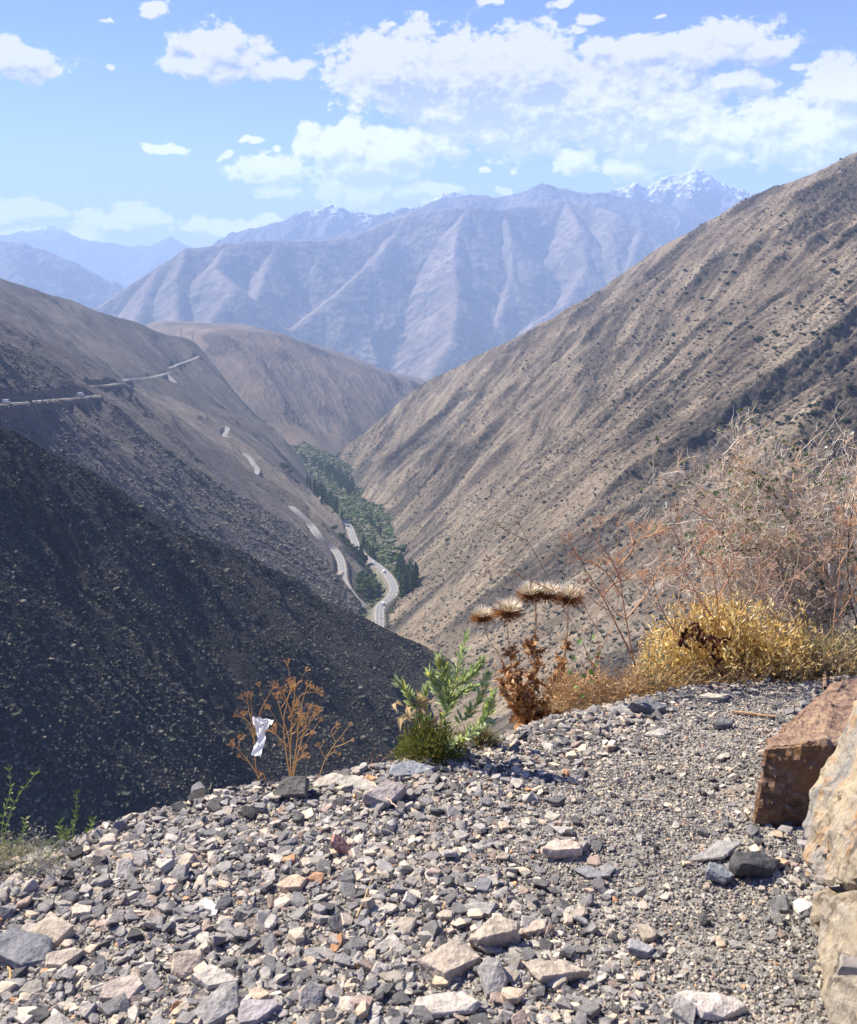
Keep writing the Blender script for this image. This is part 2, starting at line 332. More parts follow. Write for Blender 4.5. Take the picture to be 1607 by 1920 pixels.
# ---- the long brown slope across the valley
patch('right', [(560,900,1790,560,905,1790),(620,862,1765,612,880,1770),(655,832,1790),(700,795,1820,630,900,1640),(745,755,1840),(790,720,1850,650,915,1500),(850,690,1830),(900,664,1790,665,950,1300),(970,630,1750),(1020,603,1715),(1050,590,1700,690,985,1130),
  (1110,555,1670),(1180,505,1640),(1240,461,1600,712,1020,980),(1300,430,1550),(1360,395,1500),(1420,362,1430,740,1065,830),(1480,340,1370),(1540,316,1310),(1607,285,1250,758,1100,740),(1850,180,1050,748,1150,640),(2200,100,850,770,1230,500),(2700,100,600,900,1330,330),(3300,200,400,1000,1500,180)],
  1100, 520, 24, 350, .6, 1.0, relief_slope(19, 85, RGB(.038,.034,.033), RGB(.128,.101,.076), RGB(.212,.170,.122), RGB(.32,.27,.205), 83, amp_fine=1.25, crest_fade=60, rl=85, rockthr=.36, spur=46, spur_l=190), extend=.12)

# ---- roads, found by where they lie on the slopes
def find(px, py, names, rad=3.0):
    best = None
    for n in names:
        p = PATCH[n]
        if 'pp' not in p:
            g = p['G'][:, p['nb']:]; p['pp'] = (g.reshape(-1, 3),)+project(g.reshape(-1, 3))
        V, X, Y = p['pp']; r = rad
        for _ in range(5):
            k = np.nonzero((abs(X-px) < r) & (abs(Y-py) < r))[0]
            if len(k): break
            r *= 1.8
        if not len(k): continue
        d = V[k, 1]; near = k[d < d.min()+12+.02*d.min()]; j = near[np.argmin((X[near]-px)**2+(Y[near]-py)**2)]
        if best is None or V[j, 1] < best[1]: best = V[j].copy()
    return best
def spline(pts, step):
    pts = np.array(pts, float); d = np.concatenate([[0], np.cumsum(np.linalg.norm(np.diff(pts, axis=0), axis=1))])
    m = np.gradient(pts, d, axis=0); n = max(3, int(d[-1]/step)+1); t = np.linspace(0, d[-1], n)
    i = np.clip(np.searchsorted(d, t, side='right')-1, 0, len(d)-2); h = (d[i+1]-d[i])[:, None]; f = ((t-d[i])[:, None])/h
    return (2*f**3-3*f**2+1)*pts[i]+(f**3-2*f**2+f)*h*m[i]+(-2*f**3+3*f**2)*pts[i+1]+(f**3-f**2)*h*m[i+1]
ROADS = [
 ('upper', [(-60,762),(0,757),(60,752),(110,748),(165,743),(182,741)], ['spur_a'], 6.5),
 ('upper_second', [(170,722),(200,722),(228,718),(238,720)], ['spur_b'], 6.5),
 ('upper_third', [(232,711),(255,710),(280,708),(300,703),(316,699)], ['left_hill'], 6),
 ('hairpin', [(312,702),(320,710),(330,719),(338,722)], ['left_hill'], 7),
 ('upper_far', [(318,690),(335,682),(355,676),(372,668)], ['left_hill'], 6),
 ('switchback', [(418,798),(428,800),(427,808),(418,816),(422,822),(430,820)], ['spur_c','left_hill'], 5),
 ('switchback_low', [(456,850),(468,857),(474,870),(484,878),(482,888),(474,893)], ['spur_c','left_hill'], 5),
 ('slope_road', [(543,950),(556,958),(570,967),(583,985),(600,1008),(625,1028),(637,1045),(642,1065),(642,1085),(652,1105),(668,1125),(684,1138),(694,1150),(692,1166)], ['spur_b'], 6.5),
 ('track', [(602,1082),(620,1084),(634,1076),(642,1070)], ['spur_b'], 3.5),
]
ROAD_PTS = {}
def smooth_pts(p, k):
    for _ in range(k):
        q = p.copy(); q[1:-1] = (p[:-2]+2*p[1:-1]+p[2:])/4; p = q
    return p
for (rn, px, names, w) in ROADS:
    pix = spline(px, 2.0); pts = [find(a, b, names) for a, b in pix]; pts = np.array([q for q in pts if q is not None])
    pts = smooth_pts(pts, 12); pts = spline(pts, 3.0) if len(pts) > 3 else pts
    ROAD_PTS[rn] = (smooth_pts(pts, 6), w)
# valley floor: a strip following the stream, with the lower road
VAL = [(720,1235,545),(722,1160,640),(738,1105,740),(705,1042,880),(688,1000,1000),(655,950,1220),(628,905,1500),(600,872,1680),(560,850,1830),(520,830,1950)]
VALP = spline([P(*v) for v in VAL], 8.0); VALP = smooth_pts(VALP, 20)
lower_px = [(606,945),(612,955),(632,970),(655,985),(660,1003),(668,1022),(680,1040),(700,1055),(722,1072),(735,1090),(740,1108),(732,1122),(716,1130),(710,1145),(712,1165),(708,1185)]
def floor_z(y): return np.interp(y, VALP[np.argsort(VALP[:, 1]), 1], VALP[np.argsort(VALP[:, 1]), 2])
def on_floor(px, py, dz=0):
    r = ray(px, py); r = r/r[1]; lo, hi = 400., 2100.
    f = lambda Y: r[2]*Y-(floor_z(Y)+dz)
    ys = np.linspace(lo, hi, 400); v = np.array([f(y) for y in ys]); s = np.nonzero((v[:-1] > 0) & (v[1:] <= 0))[0]
    Y = ys[s[0]] if len(s) else ys[np.argmin(abs(v))]
    return r*Y
lp = np.array([on_floor(a, b, 4) for a, b in spline(lower_px, 3.0)]); lp = spline(smooth_pts(lp, 12), 3.0)
ROAD_PTS['valley_road'] = (smooth_pts(lp, 6), 7)
def flatten():
    for n, p in PATCH.items():
        V = p['G'].reshape(-1, 3); colr = p['col'].reshape(-1, 3)
        for rn, (pts, w) in ROAD_PTS.items():
            lo = pts.min(0)-20; hi = pts.max(0)+20
            k = np.nonzero(((V[:, :2] > lo[:2]) & (V[:, :2] < hi[:2])).all(1) & (V[:, 2] > lo[2]-20) & (V[:, 2] < hi[2]+20))[0]
            if not len(k): continue
            for ch in np.array_split(k, max(1, len(k)//20000)):
                d2 = ((V[ch, None, 0]-pts[None, :, 0])**2+(V[ch, None, 1]-pts[None, :, 1])**2); j = d2.argmin(1); d = np.sqrt(d2.min(1))
                zr = pts[j, 2]-.35; dz = V[ch, 2]-zr
                ok = abs(dz) < 8.5
                f = np.where(ok, 1-sstep(w*.62, w*1.25, d), 0); V[ch, 2] = V[ch, 2]*(1-f)+zr*f
                f2 = np.where(ok, 1-sstep(w*.6, w*1.3, d), 0)*.6
                colr[ch] = colr[ch]*(1-f2[:, None])+np.array((.20,.175,.15))*f2[:, None]
        p['G'] = V.reshape(p['G'].shape); p['col'] = colr.reshape(p['G'].shape)
flatten()
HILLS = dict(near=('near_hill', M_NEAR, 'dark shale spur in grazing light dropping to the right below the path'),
 spur_a=('road_hill', M_NEAR, 'grey brown spur carrying the upper road behind the dark spur'),
 spur_b=('road_hill', M_MID, 'brown spur whose foot carries the long curving slope road'),
 spur_c=('road_hill', M_MID, 'low hazy spur with short white road bends above the valley'),
 left_hill=('grassy_hill', M_MID, 'long smooth hazy hillside with a pylon on its ridge'),
 plateau=('plateau_hill', M_MID, 'reddish flat topped hill at the end of the valley'),
 right=('scree_hill', M_SCRUB, 'long sunlit brown slope dotted with junipers across the valley'))
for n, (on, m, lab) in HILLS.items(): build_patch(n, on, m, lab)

# road ribbons
def simple_mat(name, col, rough=.8, spec=.3, bump=0, bscale=5, var=.15, metal=0, vscale=None):
    m = bpy.data.materials.new(name); m.use_nodes = True; t = m.node_tree; b = t.nodes['Principled BSDF']
    b.inputs['Roughness'].default_value = rough; b.inputs['Specular IOR Level'].default_value = spec; b.inputs['Metallic'].default_value = metal
    tcn = N(t, 'ShaderNodeTexCoord'); n = N(t, 'ShaderNodeTexNoise'); n.inputs['Scale'].default_value = vscale or bscale; n.inputs['Detail'].default_value = 6
    L(t, tcn.outputs['Object'], n.inputs['Vector'])
    r = N(t, 'ShaderNodeMapRange'); L(t, n.outputs['Fac'], r.inputs[0]); r.inputs[1].default_value = .3; r.inputs[2].default_value = .7
    r.inputs[3].default_value = 1-var; r.inputs[4].default_value = 1+var
    c = N(t, 'ShaderNodeVectorMath', operation='SCALE'); c.inputs[0].default_value = col; L(t, r.outputs[0], c.inputs['Scale']); L(t, c.outputs[0], b.inputs['Base Color'])
    if bump:
        bp = N(t, 'ShaderNodeBump'); bp.inputs['Strength'].default_value = .6; bp.inputs['Distance'].default_value = bump
        n2 = N(t, 'ShaderNodeTexNoise'); n2.inputs['Scale'].default_value = bscale; n2.inputs['Detail'].default_value = 8; L(t, tcn.outputs['Object'], n2.inputs['Vector'])
        L(t, n2.outputs['Fac'], bp.inputs['Height']); L(t, bp.outputs[0], b.inputs['Normal'])
    return m
M_ASPH = simple_mat('worn_asphalt', (.17,.168,.165), .85, .3, 0, .3, .12)
M_VERGE = simple_mat('dusty_verge', (.30,.27,.235), .95, .1, 0, .2, .2)
M_LINE = simple_mat('road_paint', (.75,.75,.72), .7, .2)
def ribbon(pts, w, dz, off=0.0, thick=0):
    d = np.gradient(pts[:, :2], axis=0); d /= np.linalg.norm(d, axis=1, keepdims=True)+1e-9; nrm = np.stack([-d[:, 1], d[:, 0]], 1)
    a = pts.copy(); b = pts.copy(); a[:, :2] += nrm*(off-w/2); b[:, :2] += nrm*(off+w/2); a[:, 2] += dz; b[:, 2] += dz
    V = np.stack([a, b], 1).reshape(-1, 3); n = len(pts); i = np.arange(n-1)*2
    return V, np.stack([i, i+2, i+3, i+1], 1)
def join_ribs(rs):
    Vs, Fs, k = [], [], 0
    for V, F in rs: Vs.append(V); Fs.append(F+k); k += len(V)
    return np.concatenate(Vs), np.concatenate(Fs)
ROADNAME = dict(upper='upper mountain road cut along the nearest left slope', slope_road='long curving asphalt road descending the spur foot', valley_road='two lane road on the valley floor beside the trees')
for rn, (pts, w) in ROAD_PTS.items():
    V, F = ribbon(pts, w+(.8 if rn != 'track' else 0), -.12)
    o = mesh_np('road_verge', V, F, M_VERGE); tag(o, kind='structure')
    if rn == 'track': continue
    V, F = ribbon(pts, w-1.2, .0); o = mesh_np('road', V, F, M_ASPH); tag(o, ROADNAME.get(rn, 'short pale bend of the mountain road'), 'road', kind='structure')
    V, F = join_ribs([ribbon(pts, .13, .03), ribbon(pts, .09, .03, w/2-1.0), ribbon(pts, .09, .03, -w/2+1.0)]); o = mesh_np('road_markings', V, F, M_LINE); tag(o, kind='structure')

# valley floor strip
def valley_floor():
    p = VALP; d = np.gradient(p[:, :2], axis=0); d /= np.linalg.norm(d, axis=1, keepdims=True); nr = np.stack([-d[:, 1], d[:, 0]], 1)
    w = np.linspace(-1, 1, 60); half = 48
    G = np.repeat(p[:, None, :], 60, 1).copy(); G[:, :, :2] += nr[:, None, :]*w[None, :, None]*half
    G[:, :, 2] += 1.5*(np.abs(w)**2)[None, :]*3+fbm(G[:, :, 0]/12, G[:, :, 1]/12, 4, 5)*1.5-.6
    V = G.reshape(-1, 3).copy(); pts, rw = ROAD_PTS['valley_road']
    d2 = ((V[:, None, 0]-pts[None, ::2, 0])**2+(V[:, None, 1]-pts[None, ::2, 1])**2); j = d2.argmin(1)*2; dd = np.sqrt(d2.min(1))
    f = 1-sstep(4.5, 10, dd); V[:, 2] = V[:, 2]*(1-f)+(pts[j, 2]-.35)*f
    n = fbm(V[:, 0]/9, V[:, 1]/9, 4, 8); g = sstep(-.3, .25, n)
    col = lerp3(np.array((.15,.13,.10))*np.ones(V.shape), np.array((.045,.065,.024)), g*.85); col = lerp3(col, np.array((.2,.18,.15)), f*.8)
    F = grid_faces(*G.shape[:2]); a, b, c = V[F[:, 0]], V[F[:, 1]], V[F[:, 2]]
    if np.mean(np.cross(b-a, c-a)[:, 2]) < 0: F = F[:, ::-1]
    o = mesh_np('valley_ground', V, F, M_MID, col=col); tag(o, 'green valley floor between the two slopes', 'ground', kind='structure'); return G
VG = valley_floor(); PATCH['valley'] = dict(G=VG, nb=0, S=VG[:, :, 0], D=VG[:, :, 1])

# ---- far mountains: height fields built from ridge lines
def ridgefield(name, spines, x0, x1, y0, y1, nx, ny, zbase, slope, noise_amp, noise_l, colf, label, seed, cat='mountain', warp=250):
    X, Y = np.meshgrid(np.linspace(x0, x1, nx), np.linspace(y0, y1, ny), indexing='ij')
    wx = X+warp*fbm(X/900, Y/900, 4, seed+1); wy = Y+warp*fbm(X/900, Y/900, 4, seed+2)
    # warp only away from the lines themselves, so that crests stay where they are
    Z = np.full(X.shape, -1e9); DD = np.full(X.shape, 1e9); SS = np.zeros(X.shape); cum = 0.0
    for sp in spines:
        pts, sl = sp
        for a, b in zip(pts[:-1], pts[1:]):
            ab = b[:2]-a[:2]; L2 = (ab**2).sum()+1e-9
            def seg(xx, yy):
                t = np.clip(((xx-a[0])*ab[0]+(yy-a[1])*ab[1])/L2, 0, 1)
                return t, np.hypot(xx-(a[0]+t*ab[0]), yy-(a[1]+t*ab[1]))
            t0, d0 = seg(X, Y); t1, d1 = seg(wx, wy); f = sstep(40, 500, d0); d = d0*(1-f)+d1*f; t = t0*(1-f)+t1*f
            z = a[2]+(b[2]-a[2])*t-sl*(np.sqrt(d*d+30**2)-30)
            DD = np.minimum(DD, d0); SS = np.where(z > Z, cum+t1*math.sqrt(L2), SS); Z = np.maximum(Z, z); cum += math.sqrt(L2)
    amp = noise_amp*(.25+.75*sstep(0, 500, DD))
    r = ridged(X/noise_l+fbm(X/700, Y/700, 3, seed)*.6, Y/noise_l, 6, seed+4, gain=.55)
    rib = ridged(SS/(noise_l*.55)+.5*fbm(X/600, Y/600, 3, seed+12), DD/(noise_l*3.5), 4, seed+11, gain=.55)
    Z = Z+amp*(r-.45)+noise_amp*.75*(rib-.45)*sstep(20, 450, DD)+noise_amp*.22*fbm(X/70, Y/70, 5, seed+6, gain=.6)
    Z = np.maximum(Z, zbase+20*fbm(X/400, Y/400, 4, seed+9))
    V = np.stack([X, Y, Z], -1)
    gx, gy = np.gradient(Z, X[1, 0]-X[0, 0], Y[0, 1]-Y[0, 0]); col = colf(X, Y, Z, r, np.hypot(gx, gy), DD)
    F = grid_faces(nx, ny); o = mesh_np(name, V.reshape(-1, 3), F, M_FAR, col=col.reshape(-1, 3))
    tag(o, label, cat, kind='structure'); return o
def S_(pts): return np.array([P(*p) for p in pts])
def col_massif(X, Y, Z, r, g, DD):
    a = sstep(-.3, .4, fbm(X/500, Y/500, 5, 91)); s = sstep(0, .5, streaks(X, Y, 90, 500, 92))
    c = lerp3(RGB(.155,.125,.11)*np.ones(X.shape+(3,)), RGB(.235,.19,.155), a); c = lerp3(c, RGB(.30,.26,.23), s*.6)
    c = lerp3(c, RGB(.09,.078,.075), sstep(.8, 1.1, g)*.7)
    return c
massif = [
 (S_([(-100,730,5600),(180,578,6000),(230,545,6150),(300,497,6300),(350,466,6400),(430,456,6500),(480,451,6600),(600,449,6900),(660,443,7100),(700,428,7200),(760,402,7300),(830,392,7300),(880,386,7350),(940,392,7500),(1000,384,7700),(1060,376,7800),(1120,388,7700),(1160,402,7500),(1200,430,7350),(1245,462,7200),(1330,520,7000),(1450,600,6800)]), .92),
 (S_([(880,386,7350),(860,420,7100),(850,480,6700),(858,560,6200),(845,640,5700),(800,712,5200),(780,760,5000)]), .86),
 (S_([(760,402,7300),(740,440,7100),(700,490,6700),(620,560,6200),(545,618,5900),(480,680,5600)]), .86),
 (S_([(430,456,6500),(400,500,6200),(440,540,5900),(380,620,5500)]), .84),
 (S_([(300,497,6300),(270,560,5900),(240,620,5500)]), .84),
 (S_([(600,449,6900),(590,500,6600),(560,560,6300)]), .86),
 (S_([(1060,376,7800),(1090,430,7300),(1100,500,6900),(1060,570,6500),(1010,600,6200),(960,660,5800)]), .84),
 (S_([(940,392,7500),(960,450,7100),(960,520,6700),(930,610,6200),(900,660,5900)]), .86),
 (S_([(520,450,6700),(500,500,6350),(480,560,6000),(455,640,5500)]), .84),
 (S_([(1130,392,7650),(1150,450,7200),(1160,520,6800)]), .84),
 (S_([(350,466,6400),(330,520,6100),(330,600,5650)]), .84),
 (S_([(1200,430,7350),(1180,500,6900),(1120,580,6500),(1080,620,6200)]), .84)]
def XY(px, Y): return (px-803.5)/FPX*Y
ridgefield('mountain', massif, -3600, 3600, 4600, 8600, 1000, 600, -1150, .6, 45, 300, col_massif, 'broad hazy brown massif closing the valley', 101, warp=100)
def col_back(X, Y, Z, r, g, DD):
    a = sstep(-.3, .4, fbm(X/500, Y/500, 5, 95)); return lerp3(RGB(.10,.09,.09)*np.ones(X.shape+(3,)), RGB(.17,.15,.14), a)
back = [(S_([(560,450,9000),(640,436,9100),(700,424,9200),(760,398,9200),(830,372,9200),(880,364,9200),(930,370,9200),(975,360,9200),(1020,344,9200),(1045,352,9200),(1080,358,9200),(1130,364,9200),(1180,372,9300),(1240,380,9400),(1300,400,9400),(1400,430,9400),(1600,480,9400)]), .65),
 (S_([(1020,344,9200),(1000,400,8600),(1010,450,8200)]), .7), (S_([(1180,372,9300),(1200,420,8700),(1250,480,8300)]), .7)]
ridgefield('mountain', back, -3000, 5200, 7900, 10200, 700, 240, -900, .6, 110, 420, col_back, 'hazy blue ridge with a blunt summit behind the massif', 131)
def col_snow(z0, z1):
    def f(X, Y, Z, r, g, DD):
        a = sstep(-.3, .4, fbm(X/500, Y/500, 5, 97)); c = lerp3(RGB(.075,.075,.085)*np.ones(X.shape+(3,)), RGB(.14,.135,.13), a)
        n = fbm(X/170, Y/170, 6, 98, gain=.6); s = sstep(z0, z1, Z+n*260+(r-.5)*-180-(g-.7)*160)
        return lerp3(c, RGB(.62,.64,.68), sstep(.3, .75, s))
    return f
snowr = [(S_([(1000,400,11180),(1060,375,10836),(1110,365,10664),(1150,358,10578),(1190,343,10492),(1215,347,10492),(1240,336,10492),(1270,330,10492),(1302,318,10492),(1325,326,10492),(1350,343,10492),(1375,353,10492),(1395,358,10492),(1420,366,10492),(1450,363,10750),(1490,345,11008),(1530,350,11094),(1600,330,11180),(1700,340,11180)]), .8),
 (S_([(1302,318,10492),(1290,380,9804),(1300,430,9374)]), .8), (S_([(1190,343,10492),(1170,390,9890)]), .85), (S_([(1395,358,10492),(1420,420,9718)]), .8)]
ridgefield('mountain', snowr, 400, 6500, 9100, 11900, 800, 300, -600, .6, 170, 380, col_snow(330, 680), 'tall jagged mountain with snowfields behind the brown slope', 151, warp=120)
snowl = [(S_([(380,500,10509),(415,450,10416),(440,436,10323),(470,430,10230),(500,424,10230),(540,410,10230),(565,396,10230),(600,392,10230),(632,384,10230),(655,396,10230),(690,400,10230),(720,404,10230),(745,394,10323),(790,384,10509),(815,380,10602),(832,362,10695),(855,362,10695),(870,370,10788),(930,380,10881)]), .8),
 (S_([(632,384,10230),(610,430,9765),(600,470,9486)]), .8), (S_([(500,424,10230),(470,480,9672)]), .8)]
ridgefield('mountain', snowl, -3700, 1600, 9300, 11500, 700, 260, -700, .6, 130, 330, col_snow(170, 470), 'small snow capped peak left of the massif crest', 171, warp=100)
leftb = [(S_([(-700,420,8600),(-300,440,8800),(-60,452,9000),(0,454,9000),(40,455,9000),(80,468,9000),(130,490,9000),(180,520,9000),(232,548,8900),(300,600,8700),(400,680,8500)]), .62), (S_([(0,454,9000),(40,520,8300),(60,580,7900)]), .65)]
ridgefield('mountain', leftb, -9500, -1500, 7300, 10000, 600, 260, -1150, .6, 120, 420, col_back, 'smooth blue ridge falling to the right at the left edge', 191)
farl = [(S_([(-500,428,16948),(-200,438,16948),(0,440,16948),(60,432,16948),(100,424,16948),(150,448,16948),(200,454,16948),(250,463,16948),(285,458,16948),(318,444,16948),(345,460,16948),(380,472,16948),(440,478,17057),(520,488,17057)]), .6),
 (S_([(100,424,16948),(150,478,15964),(260,548,15089)]), .6), (S_([(318,444,16948),(290,508,16073),(230,568,15308)]), .6), (S_([(300,478,15636),(270,508,15308),(340,518,15308)]), .6)]
ridgefield('mountain', farl, -13800, 800, 14600, 17700, 700, 240, -1000, .5, 170, 500, col_snow(80, 350), 'faint farthest range almost lost in the haze', 211, warp=150)
# ground sheet under everything
o = mesh_np('terrain_ground', [(-15900,-2900,-1200),(15900,-2900,-1200),(15900,18900,-1200),(-15900,18900,-1200)], [[0,1,2,3]], M_FAR, col=np.ones((4,3))*.16, smooth=False)
tag(o, kind='structure')
# ------------------------------------------------------------------ mesh collector
class MB:
    def __init__(s): s.v = []; s.c = []; s.f = {}; s.n = 0
    def add(s, V, F, col=(1, 1, 1)):
        V = np.asarray(V, float).reshape(-1, 3); F = np.asarray(F, int)
        s.v.append(V); c = np.asarray(col, float); s.c.append(np.broadcast_to(c, V.shape) if c.ndim == 1 else c)
        s.f.setdefault(F.shape[1], []).append(F+s.n); s.n += len(V)
    def tube(s, pts, r, col=(1, 1, 1), sides=5, cap=True):
        pts = np.asarray(pts, float); n = len(pts); r = np.broadcast_to(np.asarray(r, float), (n,)) if np.ndim(r) == 0 or len(r) == n else np.linspace(r[0], r[1], n)
        t = np.gradient(pts, axis=0); t /= np.linalg.norm(t, axis=1, keepdims=True)+1e-12
        ref = np.array((0.31, -.9, .3)) if abs(t[0][2]) > .8 else np.array((0, 0, 1.0))
        a = np.cross(t, ref); a /= np.linalg.norm(a, axis=1, keepdims=True)+1e-12; b = np.cross(t, a)
        th = np.arange(sides)*2*np.pi/sides
        V = pts[:, None]+r[:, None, None]*(np.cos(th)[None, :, None]*a[:, None]+np.sin(th)[None, :, None]*b[:, None])
        i = np.arange(n-1)[:, None]*sides; j = np.arange(sides)[None]; k = (j+1) % sides
        F = np.stack([i+j, i+k, i+sides+k, i+sides+j], -1).reshape(-1, 4); s.add(V, F, col)
    def leaf(s, p, d, up, ln, w, col, fold=.25, curl=0.0, n=4, jag=0):
        """a folded leaf blade with pointed ends"""
        d = np.asarray(d, float); d = d/np.linalg.norm(d); side = np.cross(d, up); side /= np.linalg.norm(side)+1e-9; u = np.cross(side, d)
        t = np.linspace(0, 1, n+1); wd = w*np.sin(np.pi*np.clip(t*.94+.03, 0, 1))**.8
        if jag: wd = wd*(1+jag*np.where(np.arange(n+1) % 2, 1, -1)*.5)
        ang = curl*t; cx = np.where(abs(curl) > 1e-3, np.sin(ang)/max(abs(curl), 1e-3)*np.sign(curl if curl else 1), t); cz = np.where(abs(curl) > 1e-3, (1-np.cos(ang))/max(abs(curl), 1e-3)*np.sign(curl if curl else 1), 0)
        mid = np.asarray(p)+ln*(cx[:, None]*d+cz[:, None]*u)
        nn = -np.sin(ang)[:, None]*d+np.cos(ang)[:, None]*u
        Lf = mid-side*wd[:, None]*.5+nn*(wd*fold)[:, None]; Rt = mid+side*wd[:, None]*.5+nn*(wd*fold)[:, None]
        V = np.stack([Lf, mid, Rt], 1).reshape(-1, 3); i = np.arange(n)*3
        F = np.concatenate([np.stack([i, i+1, i+4, i+3], 1), np.stack([i+1, i+2, i+5, i+4], 1)]); s.add(V, F, col)
    def build(s, name, mat, parent=None, smooth=False, do_link=True, origin=None):
        V = np.concatenate(s.v); c = np.concatenate(s.c); F = [np.concatenate(f) for f in s.f.values()]
        if origin is not None: V = V-np.asarray(origin)
        return mesh_np(name, V, F, mat, col=c, smooth=smooth, parent=parent, do_link=do_link)
def blob(seed, sub=2, jag=.3, flat=1.0, freq=2.2):
    bm = bmesh.new(); bmesh.ops.create_icosphere(bm, subdivisions=sub, radius=1)
    V = np.array([v.co[:] for v in bm.verts]); F = np.array([[v.index for v in f.verts] for f in bm.faces]); bm.free()
    r = np.random.default_rng(seed); k = 1+jag*(r.random(len(V))-.5)*2; k = k+jag*.8*fbm(V[:, 0]*freq+seed*3.3, V[:, 1]*freq+V[:, 2]*freq*1.3, 2, seed)
    V = V*k[:, None]; V[:, 2] *= flat; return V, F
def attr_mat(name, rough=.8, spec=.2, trans=0.0, var=.0, vs=40, bump=0, bs=60):
    m = bpy.data.materials.new(name); m.use_nodes = True; t = m.node_tree; b = t.nodes['Principled BSDF']
    b.inputs['Roughness'].default_value = rough; b.inputs['Specular IOR Level'].default_value = spec
    at = N(t, 'ShaderNodeAttribute'); at.attribute_name = 'Col'; co = at.outputs['Color']
    if var or bump:
        tcn = N(t, 'ShaderNodeTexCoord')
    if var:
        n = N(t, 'ShaderNodeTexNoise'); n.inputs['Scale'].default_value = vs; n.inputs['Detail'].default_value = 6; n.inputs['Roughness'].default_value = .65; L(t, tcn.outputs['Object'], n.inputs['Vector'])
        r = N(t, 'ShaderNodeMapRange'); L(t, n.outputs['Fac'], r.inputs[0]); r.inputs[1].default_value = .28; r.inputs[2].default_value = .72; r.inputs[3].default_value = 1-var; r.inputs[4].default_value = 1+var
        c = N(t, 'ShaderNodeVectorMath', operation='SCALE'); L(t, co, c.inputs[0]); L(t, r.outputs[0], c.inputs['Scale']); co = c.outputs[0]
    if bump:
        n2 = N(t, 'ShaderNodeTexNoise'); n2.inputs['Scale'].default_value = bs; n2.inputs['Detail'].default_value = 8; L(t, tcn.outputs['Object'], n2.inputs['Vector'])
        bp = N(t, 'ShaderNodeBump'); bp.inputs['Strength'].default_value = .7; bp.inputs['Distance'].default_value = bump; L(t, n2.outputs['Fac'], bp.inputs['Height']); L(t, bp.outputs[0], b.inputs['Normal'])
    L(t, co, b.inputs['Base Color'])
    if trans:
        tr = N(t, 'ShaderNodeBsdfTranslucent'); L(t, co, tr.inputs['Color']); mx = N(t, 'ShaderNodeMixShader'); mx.inputs[0].default_value = trans
        L(t, b.outputs[0], mx.inputs[1]); L(t, tr.outputs[0], mx.inputs[2]); L(t, mx.outputs[0], t.nodes['Material Output'].inputs['Surface'])
    return m
M_SCR = attr_mat('dry_scrub', .95, .05)
M_TREE = attr_mat('tree_leaves', .8, .15, .2)
M_BARK = simple_mat('tree_bark', (.12,.095,.07), .9, .1, 0, 3)

# ---- low tufts on the slopes (uncountable ground cover)
def tufts(pn, n, r0, r1, cols, seed, pix=(-60, 1670, 0, 1560), thr=-.2, nl=40, aniso=3.0, flat=.75, name='scrub_vegetation', label=''):
    p = PATCH[pn]; G = p['G'][:, p['nb']:]; S = p['S'][:, p['nb']:]; D = p['D'][:, p['nb']:]; r = np.random.default_rng(seed)
    nu, nv = G.shape[:2]; m = n*4
    a = r.random(m)*(nu-2); b = r.random(m)*(nv-2); i = a.astype(int); j = b.astype(int); fa = (a-i)[:, None]; fb = (b-j)[:, None]
    Q = (G[i, j]*(1-fa)+G[i+1, j]*fa)*(1-fb)+(G[i, j+1]*(1-fa)+G[i+1, j+1]*fa)*fb
    px, py = project(Q); dn = fbm(S[i, j]/nl, D[i, j]/nl/aniso, 4, seed)
    k = (px > pix[0]) & (px < pix[1]) & (py > pix[2]) & (py < pix[3]) & (dn+r.normal(0, .22, m) > thr)
    for rn, (pts, w) in ROAD_PTS.items():
        d = np.sqrt(((Q[:, None, :2]-pts[None, ::3, :2])**2).sum(2).min(1)) if len(pts) < 4000 else 1e9
        k &= d > w*.75
    Q = Q[k][:n]; m = len(Q)
    lib = [blob(seed+q, 1, .85, flat) for q in range(5)]
    lib = [(V[:, :], F) for V, F in lib]
    mb = MB(); which = r.integers(0, 5, m); rad = r0+(r1-r0)*r.random(m)**2.2; cc = np.array(cols)[r.integers(0, len(cols), m)]*(.7+.6*r.random((m, 1)))
    for q in range(5):
        k = np.nonzero(which == q)[0]; V, F = lib[q]
        th = r.random(len(k))*6.28; c, s_ = np.cos(th), np.sin(th)
        X = V[None, :, 0]*c[:, None]-V[None, :, 1]*s_[:, None]; Y = V[None, :, 0]*s_[:, None]+V[None, :, 1]*c[:, None]; Z = np.repeat(V[None, :, 2], len(k), 0)
        W_ = np.stack([X, Y, Z], -1)*rad[k][:, None, None]+Q[k][:, None]; W_[:, :, 2] += (rad[k]*.25)[:, None]
        FF = (F[None]+(np.arange(len(k))*len(V))[:, None, None]).reshape(-1, 3)
        mb.add(W_.reshape(-1, 3), FF, np.repeat(cc[k], len(V), 0))
    o = mb.build(name, M_SCR); tag(o, label, kind='stuff'); return o
DRY = [(.20,.18,.14), (.26,.235,.19), (.15,.14,.10), (.30,.27,.20)]
tufts('near', 50000, .16, .62, [(.065,.062,.05),(.09,.085,.068),(.045,.042,.035),(.13,.12,.09)], 5, nl=26, thr=-.3, pix=(-60,1670,0,1720), label='pale dry tufts thickly scattered over the dark shale spur')
tufts('near', 500, .6, 1.3, [(.07,.08,.05),(.055,.06,.045),(.14,.13,.10)], 6, nl=20, thr=-.1, label='small green shrubs on the dark shale spur')
tufts('spur_a', 20000, .35, 1.1, [(.13,.12,.10),(.19,.175,.15),(.08,.08,.065)], 7, nl=40, label='low scrub on the spur under the upper road')
